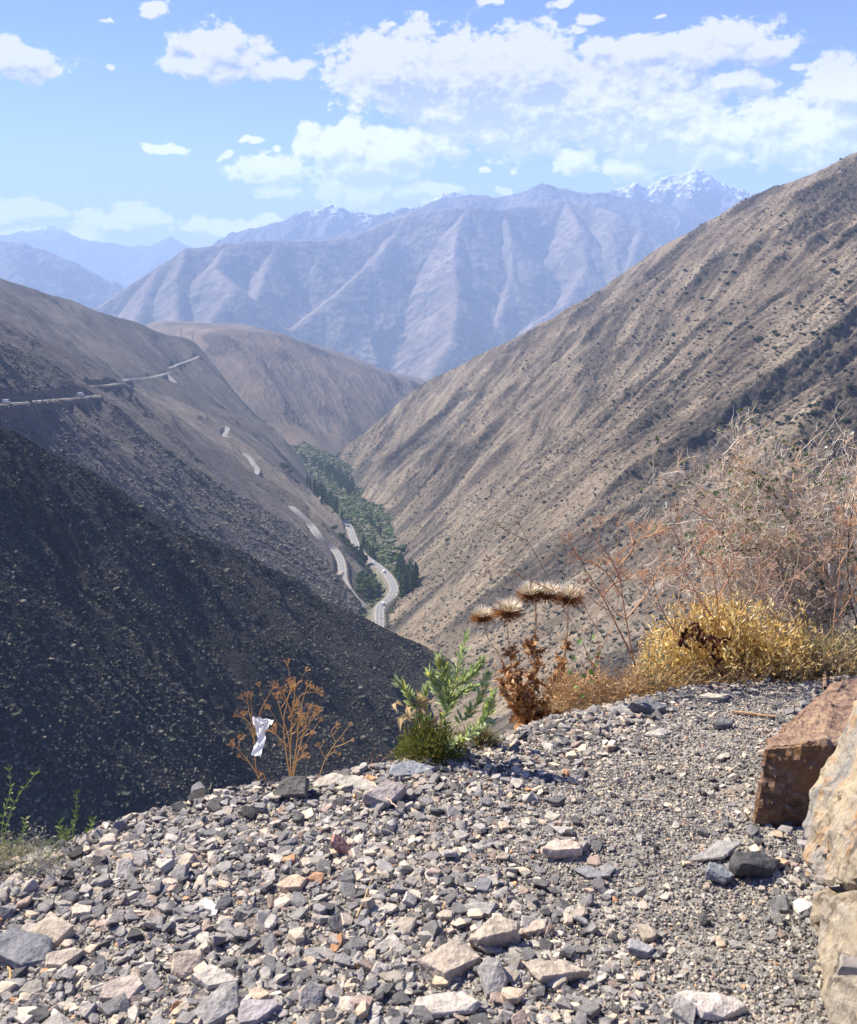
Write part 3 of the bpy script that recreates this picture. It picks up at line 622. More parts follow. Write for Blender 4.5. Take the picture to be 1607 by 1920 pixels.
tufts('right', 36000, .35, 1.25, [(.07,.068,.052),(.05,.05,.038),(.12,.11,.085),(.16,.145,.115)], 8, nl=55, aniso=4, thr=-.1, pix=(600, 1670, 280, 1330), label='low dry scrub over the long brown slope')

tufts('valley', 9000, .5, 2.3, [(.05,.085,.03),(.07,.105,.035),(.035,.06,.022),(.10,.12,.05)], 9, nl=22, aniso=1.5, thr=-.12, pix=(530, 800, 800, 1190), flat=.9, name='undergrowth', label='green undergrowth filling the valley floor among the trees')
tufts('near', 5000, .2, .6, [(.30,.25,.13),(.22,.19,.10),(.36,.31,.18)], 15, nl=30, aniso=6, thr=.28, pix=(-60, 420, 1050, 1500), label='yellowish dry grass tufts in stripes on the lower part of the dark spur')
# ---- junipers: dark round bushes one can count on the brown slope
def juniper_mesh(seed):
    r = np.random.default_rng(seed); mb = MB()
    for k in range(9):
        V, F = blob(seed*11+k, 2, .38, .8); a = r.random()*6.28; d = .55*r.random()**.5
        c = np.array((.028,.038,.022))*(.7+.8*r.random()); mb.add(V*(.42+.25*r.random())+np.array((d*math.cos(a), d*math.sin(a), .35+.3*r.random()-.15*d)), F, c)
    return mb.build('juniper_bush', M_SCR, do_link=False).data
JUN = [juniper_mesh(k) for k in range(5)]
JC = [(1500,640,90,60,34),(1560,580,50,40,16),(1450,700,80,60,22),(1450,790,110,50,26),(1520,760,70,60,16),(1330,530,90,50,22),(1400,420,90,50,20),(1500,400,90,50,14),(1570,480,60,60,12),(1250,570,90,40,16),(1180,640,90,40,14),(1290,640,70,50,14),
 (1130,560,60,30,7),(1400,600,60,40,14),(1220,720,110,50,10),(1100,720,90,60,8),(1000,700,90,40,6),(1340,880,120,60,10),(1500,900,90,60,10),(1000,900,120,80,6),(1560,330,40,30,5)]
rj = np.random.default_rng(12); jn = 0
for (x, y, rx, ry, n) in JC:
    for _ in range(n):
        px = x+rj.normal()*rx*.6; py = y+rj.normal()*ry*.6
        if px > 1625: continue
        q = find(px, py, ['right'], 2.0)
        if q is None: continue
        o = bpy.data.objects.new('juniper_bush', JUN[rj.integers(5)]); link(o); s = 1.1+1.5*rj.random()**1.5; o.scale = (s*(1+.3*rj.random()), s, s*(.7+.3*rj.random())); o.rotation_euler[2] = rj.random()*6.28
        o.location = q-np.array((0, 0, .2)); jn += 1
        tag(o, 'dark round juniper bush dotted on the sunlit brown slope', 'bush', 'junipers on the brown slope')

# ---- trees on the valley floor
def poplar_parts(seed, slim=1.0):
    r = np.random.default_rng(seed); mb = MB(); h = 17.0; lib = [blob(seed*97+k, 1, .5, 1.5) for k in range(12)]
    for k in range(420):
        t = r.random()**.85; z = 1.2+t*(h-1.2); R = 1.55*slim*(math.sin(math.pi*min(1, (t*.86+.12)))**.75)*(.72+.35*math.sin(z*1.3+seed)); a = r.random()*6.28; d = R*(.35+.65*r.random()**.5)
        V, F = lib[k % 12]

        c = np.array((.075,.125,.045))*(.55+.9*r.random()); mb.add(V*(.38+.3*r.random())+np.array((d*math.cos(a), d*math.sin(a), z)), F, c)
    crown = mb.build('crown', M_TREE, do_link=False).data
    tb = MB(); tb.tube([(0,0,-.5),(0.05,0,4),(0,.05,9),(0,0,14)], [.28,.22,.14,.05], sides=6); return crown, tb.build('trunk', M_BARK, do_link=False).data
def broad_parts(seed):
    r = np.random.default_rng(seed); mb = MB(); lib = [blob(seed*31+k, 1, .5, .9) for k in range(10)]
    cs = [(r.normal()*1.5, r.normal()*1.5, 4.5+r.random()*3.2, 1.4+r.random()) for _ in range(8)]
    for k in range(360):
        cx, cy, cz, cr = cs[k % 8]; d = r.normal(size=3); d /= np.linalg.norm(d); V, F = lib[k % 10]
        c = np.array((.08,.13,.042))*(.5+1.0*r.random()); mb.add(V*(.35+.35*r.random())+np.array((cx, cy, cz))+d*cr*(.6+.4*r.random())*np.array((1,1,.8)), F, c)
    crown = mb.build('crown', M_TREE, do_link=False).data
    tb = MB(); tb.tube([(0,0,-.5),(.1,0,2),(0,.1,4.5),(.3,0,6)], [.3,.24,.16,.07], sides=6)
    tb.tube([(0,0,2.4),(1.0,.4,4.4)], [.14,.06], sides=5); tb.tube([(0,0,2.8),(-.9,-.5,4.8)], [.13,.06], sides=5); return crown, tb.build('trunk', M_BARK, do_link=False).data
POP = [poplar_parts(3+k, 1+.12*k) for k in range(3)]; BRD = [broad_parts(20+k) for k in range(3)]
rt = np.random.default_rng(33)
def tree(kind, q, s, label, group):
    cr, tr = (POP if kind == 'poplar_tree' else BRD)[rt.integers(3)]
    o = empty(kind, q, rt.random()*6.28); o.scale = (s*(.85+.3*rt.random()), s*(.85+.3*rt.random()), s*(.85+.35*rt.random()))
    tag(o, label, 'tree', group)
    link(bpy.data.objects.new('crown', cr), o); link(bpy.data.objects.new('trunk', tr), o)
VS = ['valley', 'spur_b', 'spur_c', 'right']
def grove(kind, poly, n, s0, s1, label, group, along=None):
    """trees at points inside a polygon of the photograph, or along a line"""
    poly = np.array(poly, float); c = 0; t = 0
    while c < n and t < n*30:
        t += 1
        if along:
            f = rt.random()*(len(poly)-1); i = int(f); px, py = poly[i]*(1-f+i)+poly[i+1]*(f-i)+rt.normal(size=2)*along
        else:
            px, py = poly.min(0)+rt.random(2)*(poly.max(0)-poly.min(0)); ins = False; j = len(poly)-1
            for i in range(len(poly)):
                if (poly[i, 1] > py) != (poly[j, 1] > py) and px < (poly[j, 0]-poly[i, 0])*(py-poly[i, 1])/(poly[j, 1]-poly[i, 1])+poly[i, 0]: ins = not ins
                j = i
            if not ins: continue
        q = find(px, py, VS, 2.5)
        if q is None: continue
        if min(np.sqrt(((ROAD_PTS[r_][0][:, :2]-q[:2])**2).sum(1).min()) for r_ in ('valley_road', 'slope_road')) < 7.5: continue
        tree(kind, q, s0+(s1-s0)*rt.random(), label, group); c += 1
grove('poplar_tree', [(728,1075),(745,1060),(772,1070),(784,1085),(778,1108),(760,1116),(742,1112)], 26, .75, 1.05, 'slim green poplar in the dense stand beside the lower bend of the valley road', 'poplars by the lower road bend')
grove('poplar_tree', [(750,1120),(762,1112),(772,1104),(781,1092),(784,1078)], 16, .85, 1.1, 'slim green poplar in the dense stand beside the lower bend of the valley road', 'poplars by the lower road bend', along=1.5)
grove('poplar_tree', [(690,985),(698,1000),(708,1015),(718,1028),(724,1038)], 22, .7, 1.0, 'slim green poplar in the row at the middle of the valley floor', 'poplars in the middle of the valley', along=2)
grove('poplar_tree', [(618,938),(632,948),(660,942),(666,915),(650,898),(628,884),(598,880),(606,905)], 110, .8, 1.15, 'hazy slim poplar in the wood at the far bend of the valley', 'poplars of the far wood')
grove('poplar_tree', [(664,962),(676,975),(690,992),(702,1010),(712,1025)], 26, .6, .95, 'slim green poplar in the row at the middle of the valley floor', 'poplars in the middle of the valley', along=4)
grove('broad_tree', [(650,950),(690,975),(712,1010),(735,1045),(722,1050),(700,1030),(676,1000),(655,970)], 40, .35, .7, 'low rounded tree between the valley road and the stream', 'rounded trees along the stream')
grove('broad_tree', [(598,880),(560,862),(552,850),(570,852),(620,875),(640,890)], 24, .9, 1.3, 'hazy rounded tree at the upper end of the far wood', 'rounded trees of the far wood')
grove('broad_tree', [(640,952),(668,960),(690,985),(722,1035),(738,1060),(715,1052),(690,1030),(668,995),(648,975)], 46, .45, .8, 'low rounded tree between the valley road and the stream', 'rounded trees along the stream')
grove('broad_tree', [(664,1098),(680,1084),(700,1090),(716,1100),(716,1112),(700,1122),(682,1122),(668,1114)], 20, .75, 1.15, 'rounded green tree in the grove between the two lower roads', 'grove between the two roads')
grove('broad_tree', [(722,1112),(740,1112),(752,1122),(742,1132),(724,1135)], 9, .4, .65, 'small rounded tree beside the shaded bend of the lower road', 'small trees by the shaded bend')
grove('broad_tree', [(708,1166),(722,1164),(724,1176),(710,1178)], 3, .7, .9, 'rounded tree where the lower road disappears behind the dark spur', 'trees at the end of the lower road')
q = find(755, 1040, VS); tree('broad_tree', q, 1.35, 'single tall dark tree standing above the valley poplars', None)
q = find(737, 1045, VS); tree('broad_tree', q, .8, 'rounded tree beside the small hut on the valley floor', None)

# ---- vehicles
M_WHITE = simple_mat('white_paint', (.78,.78,.77), .35, .5, 0, 3, .03); M_GLASS = simple_mat('dark_glass', (.02,.025,.03), .1, .6, 0, 3, .05)
M_TYRE = simple_mat('tyre_rubber', (.03,.03,.03), .85, .2); M_LAMP = simple_mat('headlamp_lens', (.7,.7,.65), .2, .6); M_CANVAS = simple_mat('truck_canvas', (.62,.62,.60), .8, .1, .02, 4, .08)
M_GREY = simple_mat('grey_paint', (.30,.31,.33), .35, .5)
def prism(mb, prof, w, col=(1,1,1), inset=.0):
    """side profile (y,z) swept across the width x, edges pulled in"""
    n = len(prof); xs = [-w/2, -w/2+inset, w/2-inset, w/2]; c = np.mean(prof, 0); V = []
    for k, x in enumerate(xs):
        s_ = .93 if k in (0, 3) and inset else 1.0
        for y, z in prof: V.append((x, c[0]+(y-c[0])*s_, c[1]+(z-c[1])*s_))
    F4 = [(k*n+i, k*n+(i+1) % n, (k+1)*n+(i+1) % n, (k+1)*n+i) for k in range(3) for i in range(n)]
    mb.add(V, F4, col); mb2 = np.array(V); mb.add(mb2[:n], [tuple(range(n))[::-1]], col); mb.add(mb2[3*n:], [tuple(range(n))], col)
def wheel(parent, x, y, r):
    mb = MB(); mb.tube([(x-.11, y, r), (x+.11, y, r)], r, sides=16); mb.tube([(x-.115, y, r), (x-.11, y, r)], [.01, r*.98], sides=16); mb.tube([(x+.11, y, r), (x+.115, y, r)], [r*.98, .01], sides=16)
    w = mb.build('wheel', M_TYRE, parent); rb = MB(); sx = 1 if x > 0 else -1
    rb.tube([(x+sx*.116, y, r), (x+sx*.135, y, r)], [r*.6, r*.5], sides=12); rb.build('rim', M_GREY, w)
def vehicle(kind, rn, px, py, label, side=0.22, paint=None, flip=False):
    pts, w = ROAD_PTS[rn]; X, Y = project(pts); i = int(np.argmin((X-px)**2+(Y-py)**2)); i = min(max(i, 1), len(pts)-2)
    d = pts[i+1]-pts[i-1]; d /= np.linalg.norm(d); nr = np.array((-d[1], d[0], 0)); q = pts[i]+nr*w*side*(-1 if flip else 1)
    o = empty(kind, q); yaw = math.atan2(d[1], d[0])-math.pi/2+(math.pi if flip else 0); pit = math.asin(d[2])*(-1 if flip else 1)
    o.rotation_euler = (pit, 0, yaw); tag(o, label, {'car': 'car', 'white_van': 'van', 'lorry': 'lorry'}.get(kind, 'car')); pm = paint or M_WHITE
    if kind == 'car':
        b = MB(); prism(b, [(-2.1,.35),(2.1,.35),(2.15,.65),(2.0,.85),(1.1,.95),(-1.9,.98),(-2.15,.8)], 1.75, inset=.12); b.build('body', pm, o)
        b = MB(); prism(b, [(1.1,.95),(.45,1.42),(-1.1,1.46),(-1.85,.98)], 1.55, inset=.15); b.build('cabin_glass', M_GLASS, o)
        b = MB(); prism(b, [(.4,1.43),(.35,1.49),(-1.0,1.53),(-1.1,1.47)], 1.35, inset=.1); b.build('roof', pm, o); R_, ys = .32, (1.35, -1.35); hw, fy, hz = .62, 2.12, .68
    elif kind == 'white_van':
        b = MB(); prism(b, [(-2.6,.4),(2.5,.4),(2.6,.8),(2.35,1.15),(1.7,1.95),(1.5,2.2),(-2.5,2.25),(-2.65,2.0)], 1.95, inset=.12); b.build('body', pm, o)
        b = MB(); prism(b, [(2.33,1.22),(1.78,1.9),(1.74,1.9),(2.25,1.2)], 1.7); b.build('windscreen', M_GLASS, o)
        for sx in (-1, 1):
            b = MB(); b.add([(sx*.985,1.9,1.2),(sx*.985,1.55,1.85),(sx*.985,-.2,1.85),(sx*.985,-.2,1.2)], [(0,1,2,3)]); b.build('side_window', M_GLASS, o)
        R_, ys = .36, (1.7, -1.7); hw, fy, hz = .75, 2.58, .8
    else:
        b = MB(); prism(b, [(2.0,.6),(3.9,.6),(3.95,1.5),(3.7,2.55),(2.1,2.65),(2.0,2.5)], 2.4, inset=.1); cab = b.build('cab', pm, o)
        b = MB(); prism(b, [(3.99,1.55),(3.76,2.35),(3.72,2.35),(3.94,1.55)], 2.1); b.build('windscreen', M_GLASS, cab)
        b = MB(); prism(b, [(-4.2,1.0),(1.8,1.0),(1.8,3.3),(1.5,3.5),(-4.0,3.5),(-4.2,3.3)], 2.5, inset=.15); b.build('cargo_cover', M_CANVAS, o)
        b = MB(); prism(b, [(-4.2,.7),(3.6,.7),(3.6,1.0),(-4.2,1.0)], 1.6); b.build('chassis', M_GREY, o); R_, ys = .5, (3.0, -2.0, -3.2); hw, fy, hz = .9, 3.96, .95
    for y in ys:
        for sx in (-1, 1): wheel(o, sx*(.78 if kind != 'lorry' else 1.05), y, R_)
    for sx in (-1, 1):
        V, F = blob(5, 1, 0, 1); b = MB(); b.add(V*np.array((.14,.06,.09))+np.array((sx*hw, fy, hz)), F); b.build('headlight', M_LAMP, o)
vehicle('lorry', 'upper', 153, 742, 'pale covered lorry climbing the upper road just before its corner', .1)
vehicle('white_van', 'upper', 14, 751, 'white van on the upper road near the picture edge', .1)
vehicle('car', 'valley_road', 697, 1058, 'small white car where the valley road narrows above its widest bend', .2)
vehicle('white_van', 'valley_road', 720, 1076, 'white van driving on the sunlit bend of the valley road', .2, flip=True)
vehicle('white_van', 'valley_road', 714, 1134, 'white van in the shaded lowest stretch of the valley road', .2)
vehicle('lorry', 'valley_road', 640, 974, 'long white lorry on the distant upper part of the valley road', .15)
vehicle('car', 'slope_road', 690, 1150, 'grey car at the end of the curving slope road', .2, M_GREY, flip=True)

# ---- houses and pylons
M_PLAST = simple_mat('pale_plaster', (.55,.52,.47), .9, .1, .02, 1, .1); M_TIN = simple_mat('tin_roof', (.62,.64,.66), .5, .4, 0, 1, .08); M_WOODD = simple_mat('dark_door', (.10,.07,.05), .8)
def house(px, py, label, yaw, L_=9, W_=5.5, H=3):
    q = find(px, py, VS)
    o = empty('house', q, yaw); tag(o, label, 'house')
    b = MB(); hx, hy = L_/2, W_/2
    V = [(-hx,-hy,-.8),(hx,-hy,-.8),(hx,hy,-.8),(-hx,hy,-.8),(-hx,-hy,H),(hx,-hy,H),(hx,hy,H),(-hx,hy,H),(-hx,0,H+1.3),(hx,0,H+1.3)]
    b.add(V, [(0,1,5,4),(2,3,7,6)]); b.add(V, [(1,2,6,9,5),(3,0,4,8,7)]); b.build('wall', M_PLAST, o)
    b = MB(); e = .4
    for sy in (-1, 1):
        b.add([(-hx-e,0,H+1.34),(hx+e,0,H+1.34),(hx+e,sy*(hy+e),H-.02),(-hx-e,sy*(hy+e),H-.02),(-hx-e,0,H+1.46),(hx+e,0,H+1.46),(hx+e,sy*(hy+e),H+.1),(-hx-e,sy*(hy+e),H+.1)], [(0,1,2,3),(4,5,6,7),(3,2,6,7),(0,3,7,4),(1,2,6,5)])
    b.build('roof', M_TIN, o)
    b = MB(); b.add([(-.5,-hy-.01,0),(.5,-hy-.01,0),(.5,-hy-.01,2),(-.5,-hy-.01,2)], [(0,1,2,3)]); b.build('door', M_WOODD, o)
    for x in (-2.6, 2.6):
        b = MB(); b.add([(x-.5,-hy-.01,1),(x+.5,-hy-.01,1),(x+.5,-hy-.01,2.1),(x-.5,-hy-.01,2.1)], [(0,1,2,3)]); b.build('window', M_GLASS, o)
house(628, 908, 'pale house with a tin roof on the left among the far poplars', .4)
house(642, 906, 'pale house with a tin roof on the right among the far poplars', -.2, 8)
house(737, 1040, 'small pale hut among trees beside the single tall tree', .5, 6, 4, 2.4)
M_STEEL = simple_mat('pylon_steel', (.35,.36,.37), .6, .4, metal=.3)
def pylon(px, py, names, h, label):
    q = find(px, py, names); o = empty('pylon', q); tag(o, label, 'pylon'); b = MB(); s = h/22
    def lv(z): w = (2.6*(1-z/20)+.5)*s if z < 20 else .5*s; return [np.array((a*w/2, c*w/2, z*s)) for a, c in ((-1,-1),(1,-1),(1,1),(-1,1))]
    zs = [-1, 4, 8, 12, 15, 18, 22]
    for a, c in zip(zs[:-1], zs[1:]):
        A, B = lv(a), lv(c)
        for k in range(4): b.tube([A[k], B[k]], .16, sides=4); b.tube([A[k], B[(k+1) % 4]], .1, sides=4); b.tube([B[k], B[(k+1) % 4]], .1, sides=4)
    b.build('mast', M_STEEL, o)
    for z in (15, 18, 21): b = MB(); b.tube([(-3.4*s,0,z*s),(0,0,(z+.9)*s),(3.4*s,0,z*s)], .15, sides=4); b.tube([(-3.4*s,0,z*s),(3.4*s,0,z*s)], .13, sides=4); b.build('cross_arm', M_STEEL, o)
pylon(341, 637, ['left_hill'], 24, 'thin pylon on the hazy ridge, left of the two there')
pylon(361, 644, ['left_hill'], 24, 'thin pylon on the hazy ridge, right of the two there')
# ------------------------------------------------------------------ the stony path
EDGE_PX = [(-900,1800),(-400,1720),(-150,1668),(0,1628),(100,1592),(200,1548),(300,1515),(420,1490),(520,1476),(620,1458),(760,1430),(900,1398),(1000,1362),(1100,1335),(1180,1312),(1300,1292),(1450,1280),(1607,1272),(1900,1262),(2600,1250)]
def plane_z(x, y): return -.93-.2*y+.02*np.minimum(x, 0)
def hit_plane(px, py):
    r = ray(px, py); r = r/r[1]; Y = .93/(-r[2]-.2+.02*min(r[0], 0)); return np.array((r[0]*Y, Y, r[2]*Y))
EP = np.array([hit_plane(*e) for e in EDGE_PX])
def edge_y(x): return np.interp(x, EP[:, 0], EP[:, 1])
def ground_z(x, y):
    x = np.asarray(x, float); y = np.asarray(y, float)
    z = plane_z(x, y)+.022*fbm(x/.45, y/.45, 4, 301)+.008*fbm(x/.09, y/.09, 3, 302)
    d = np.maximum(0, y-edge_y(x)); s = np.where(x > .3, .8, 1.05)
    z = z-s*(np.sqrt(d*d+.03**2)-.03)-.25*d*sstep(1, 4, d)
    return z
def spaced(a, b, step, ext, n):
    c = np.arange(a, b, step); g = np.cumsum(step*1.14**np.arange(1, n+1)); return np.concatenate([(a-g)[::-1], c, c[-1]+g])
GX = spaced(-2.2, 2.6, .018, 0, 34); GY = spaced(.5, 3.7, .018, 0, 34)
X_, Y_ = np.meshgrid(GX, GY, indexing='ij'); Z_ = ground_z(X_, Y_)
nn_ = fbm(X_/.12, Y_/.12, 4, 305); colg = lerp3(RGB(.18,.168,.145)*np.ones(X_.shape+(3,)), RGB(.34,.315,.265), sstep(-.4, .4, nn_))
M_GROUND = land_mat('gravelly_soil', 90, .9, .008, detail_col=.45)
Fg = grid_faces(*X_.shape); Vg = np.stack([X_, Y_, Z_], -1).reshape(-1, 3)
if np.cross(Vg[Fg[0, 1]]-Vg[Fg[0, 0]], Vg[Fg[0, 2]]-Vg[Fg[0, 0]])[2] < 0: Fg = Fg[:, ::-1]
o = mesh_np('path', Vg, Fg, M_GROUND, col=colg.reshape(-1, 3)); tag(o, 'stony path ground with fine grey gravel in front of the drop', 'path', kind='structure')
def gpt(px, py, dz=0):
    """the point of the path under a pixel (or of the bank just past its edge)"""
    r = ray(px, py); r = r/r[1]; Ys = np.linspace(.6, 6, 1500); d = r[2]*Ys-ground_z(r[0]*Ys, Ys); k = np.nonzero(d <= 0)[0]
    Y = Ys[k[0]] if len(k) else 3.0
    return np.array((r[0]*Y, Y, r[2]*Y+dz))

# ---- stones
SLATE = [(.165,.168,.178),(.225,.224,.228),(.115,.118,.126),(.295,.285,.268),(.36,.325,.28),(.43,.365,.29),(.40,.24,.14),(.065,.067,.073),(.25,.205,.185),(.46,.44,.41)]
SW = np.array([.20,.21,.14,.16,.12,.04,.008,.07,.04,.02]); SW /= SW.sum()
def slab(seed, thick=.35, n=None, bev=.12):
    """an angular broken flake, unit size: convex hull of a jittered polygon prism"""
    r = np.random.default_rng(seed); n = n or r.integers(4, 8); a = np.sort(r.random(n)*2*np.pi+np.linspace(0, 0, n)); a = np.linspace(0, 2*np.pi, n, endpoint=False)+r.normal(0, .28, n)
    R = .5*(.72+.45*r.random(n)); asp = .6+.4*r.random(); P2 = np.stack([R*np.cos(a), R*np.sin(a)*asp], 1); t = thick*(.6+.6*r.random())/2
    top = np.c_[P2*(1-bev*r.random((n, 1))*1.5), t*(1+.35*r.normal(size=n))]; bot = np.c_[P2*(1-bev*2*r.random((n, 1))), -t*(1+.3*r.normal(size=n))]; mid = np.c_[P2*1.03, t*.5*r.normal(size=n)]
    bm = bmesh.new()
    for p in np.concatenate([top, bot, mid]): bm.verts.new(p)
    bmesh.ops.convex_hull(bm, input=bm.verts); bmesh.ops.delete(bm, geom=[v for v in bm.verts if not v.link_faces], context='VERTS')
    bm.verts.index_update(); V = np.array([v.co[:] for v in bm.verts]); F = np.array([[v.index for v in f.verts] for f in bm.faces]); bm.free(); return V, F
def rough_hull(pts, cuts=3, amp=.01, seed=0, scale=8, bevel=0, layered=0):
    """convex block with broken faces: hull, subdivided, displaced"""
    bm = bmesh.new()
    for p in pts: bm.verts.new(p)
    bmesh.ops.convex_hull(bm, input=bm.verts); bmesh.ops.delete(bm, geom=[v for v in bm.verts if not v.link_faces], context='VERTS')
    bmesh.ops.dissolve_limit(bm, angle_limit=math.radians(6), verts=bm.verts, edges=bm.edges)
    if bevel: bmesh.ops.bevel(bm, geom=bm.edges[:], offset=bevel, segments=1, affect='EDGES', profile=.5)
    bmesh.ops.triangulate(bm, faces=bm.faces)
    tgt = max(1e-4, np.ptp(np.array(pts), axis=0).max()/ (2**cuts*3))
    for _ in range(6):
        es = [e for e in bm.edges if e.calc_length() > tgt]
        if not es: break
        bmesh.ops.subdivide_edges(bm, edges=es, cuts=1); bmesh.ops.triangulate(bm, faces=bm.faces)
        if len(bm.faces) > 60000: break
    bm.normal_update(); V = np.array([v.co[:] for v in bm.verts]); Nn = np.array([v.normal[:] for v in bm.verts]); F = np.array([[v.index for v in f.verts] for f in bm.faces]); bm.free()
    s = scale; h = fbm(V[:, 0]*s+V[:, 2]*s*.7, V[:, 1]*s-V[:, 2]*s*.6, 5, seed, gain=.55)+.6*(ridged(V[:, 0]*s*1.3+V[:, 2]*s, V[:, 1]*s*1.1+V[:, 2]*s*.8, 4, seed+5)-.5)
    if layered: h = h+layered*np.round(3*fbm(V[:, 2]*s*1.2+V[:, 0]*s*.35, V[:, 1]*s*.3, 3, seed+8))/3
    return V+Nn*(amp*h)[:, None], F
def stone_mat(name, var=.25, vs=60, bump=.002, bs=140):
    return attr_mat(name, .85, .25, 0, var, vs, bump, bs)
M_STONE = stone_mat('shale_stone', .38, 70, .003, 190); M_GRIT = attr_mat('gravel_grit', .9, .15)
rs = np.random.default_rng(77)
def coarse(px, py):
    """how coarse the stones are at this place: the trodden middle of the path is fine gravel"""
    c = np.interp(py, [1280, 1400, 1500, 1650, 1800, 1920], [1480, 1330, 1240, 1270, 1370, 1430]); w = np.interp(py, [1280, 1400, 1650, 1920], [70, 200, 300, 220])
    return 1-np.exp(-((px-c)/w)**2)
def scatter_stuff(n, r0, r1, pw, seed, name, label, mat, thr, tilt=.5, lift=.25, thick=.4, lib_n=26, ymax=3.6):
    r = np.random.default_rng(seed); x = r.uniform(-2.1, 2.5, n*4); y = r.uniform(.6, ymax, n*4)
    z = ground_z(x, y); px, py = project(np.stack([x, y, z], -1)); e = edge_y(x)
    cz = coarse(px, py); k = (px > -480) & (px < 1900) & (py < 2450) & (y < e+.12) & (r.random(n*4) < np.where(thr > 0, thr+(1-thr)*cz, 1))
    k &= fbm(x/.16, y/.16, 3, seed+1)+r.normal(0, .3, n*4) > -.35
    i = np.nonzero(k)[0][:n]; m = len(i); x, y, z = x[i], y[i], z[i]
    rad = r0+(r1-r0)*r.random(m)**pw
    lib = [slab(seed+q, thick*(.7+.9*((q % 5)/4))) for q in range(lib_n)]; which = r.integers(0, lib_n, m); mb = MB()
    cc = np.array(SLATE)[r.choice(len(SLATE), m, p=SW)]*(.80+.62*r.random((m, 1)))*np.array((1.08, 1.0, .88))
    for q in range(lib_n):
        k = np.nonzero(which == q)[0]; V, F = lib[q]; nk = len(k)
        A, B, G_ = r.random(nk)*6.28, r.normal(0, tilt, nk), r.normal(0, tilt, nk)
        ca, sa, cb, sb, cg, sg = np.cos(A), np.sin(A), np.cos(B), np.sin(B), np.cos(G_), np.sin(G_)
        R = np.empty((nk, 3, 3)); R[:, 0] = np.stack([ca*cb, ca*sb*sg-sa*cg, ca*sb*cg+sa*sg], -1); R[:, 1] = np.stack([sa*cb, sa*sb*sg+ca*cg, sa*sb*cg-ca*sg], -1); R[:, 2] = np.stack([-sb, cb*sg, cb*cg], -1)
        Wd = np.einsum('kij,vj->kvi', R, V)*rad[k][:, None, None]*2; Wd += np.stack([x[k], y[k], z[k]+rad[k]*lift], -1)[:, None]
        FF = (F[None]+(np.arange(nk)*len(V))[:, None, None]).reshape(-1, 3); mb.add(Wd.reshape(-1, 3), FF, np.repeat(cc[k], len(V), 0))
    o = mb.build(name, mat); tag(o, label, kind='stuff'); return o
scatter_stuff(165000, .0015, .0046, 1.8, 501, 'gravel', 'fine grey gravel covering the trodden middle of the path', M_GRIT, 0, .5, .3, .5, 16)
scatter_stuff(42000, .0035, .0125, 2.1, 502, 'gravel', 'coarse grey and tan shale chips heaped over the path', M_STONE, .10, .30, .35, .22)
scatter_stuff(4200, .010, .021, 1.6, 503, 'gravel', 'broken shale flakes lying among the gravel', M_STONE, .02, .27, .5, .20)

def rot(yaw, a, b): return np.array(Matrix.Rotation(yaw, 3, 'Z') @ Matrix.Rotation(a, 3, 'X') @ Matrix.Rotation(b, 3, 'Y'))
def stone(q, w, d, t, yaw, tx, ty, col, seed, label, group=None, cuts=2, amp=None, name='stone', n=None, sink=.3):
    V0_, _ = slab(seed, 1.0, n, .10); V0_ = V0_/np.ptp(V0_, axis=0); pts = V0_*np.array((w, d, t))
    V, F = rough_hull(pts, cuts, amp if amp is not None else w*.030, seed, 3.2/w, bevel=min(t, w)*.035)
    V = V@rot(yaw, tx, ty).T; q = np.asarray(q, float)+np.array((0, 0, -V[:, 2].min()-np.ptp(V[:, 2])*sink))
    c = np.array(col)*np.array((1.22,1.14,1.03))*(1+.18*fbm(V[:, 0]/w*4+seed, V[:, 1]/w*4+V[:, 2]/w*3, 3, seed)[:, None])
    o = mesh_np(name, V, F, M_STONE, col=c, smooth=False); o.location = q; tag(o, label, 'rock' if w > .06 else 'stone', group); return o
TAN = (.31,.275,.235); GREYS = (.225,.225,.225); BLUE = (.155,.163,.18); DARK = (.06,.062,.067); RUST = (.34,.21,.13); PALE = (.35,.335,.31); MAUVE = (.27,.235,.225)
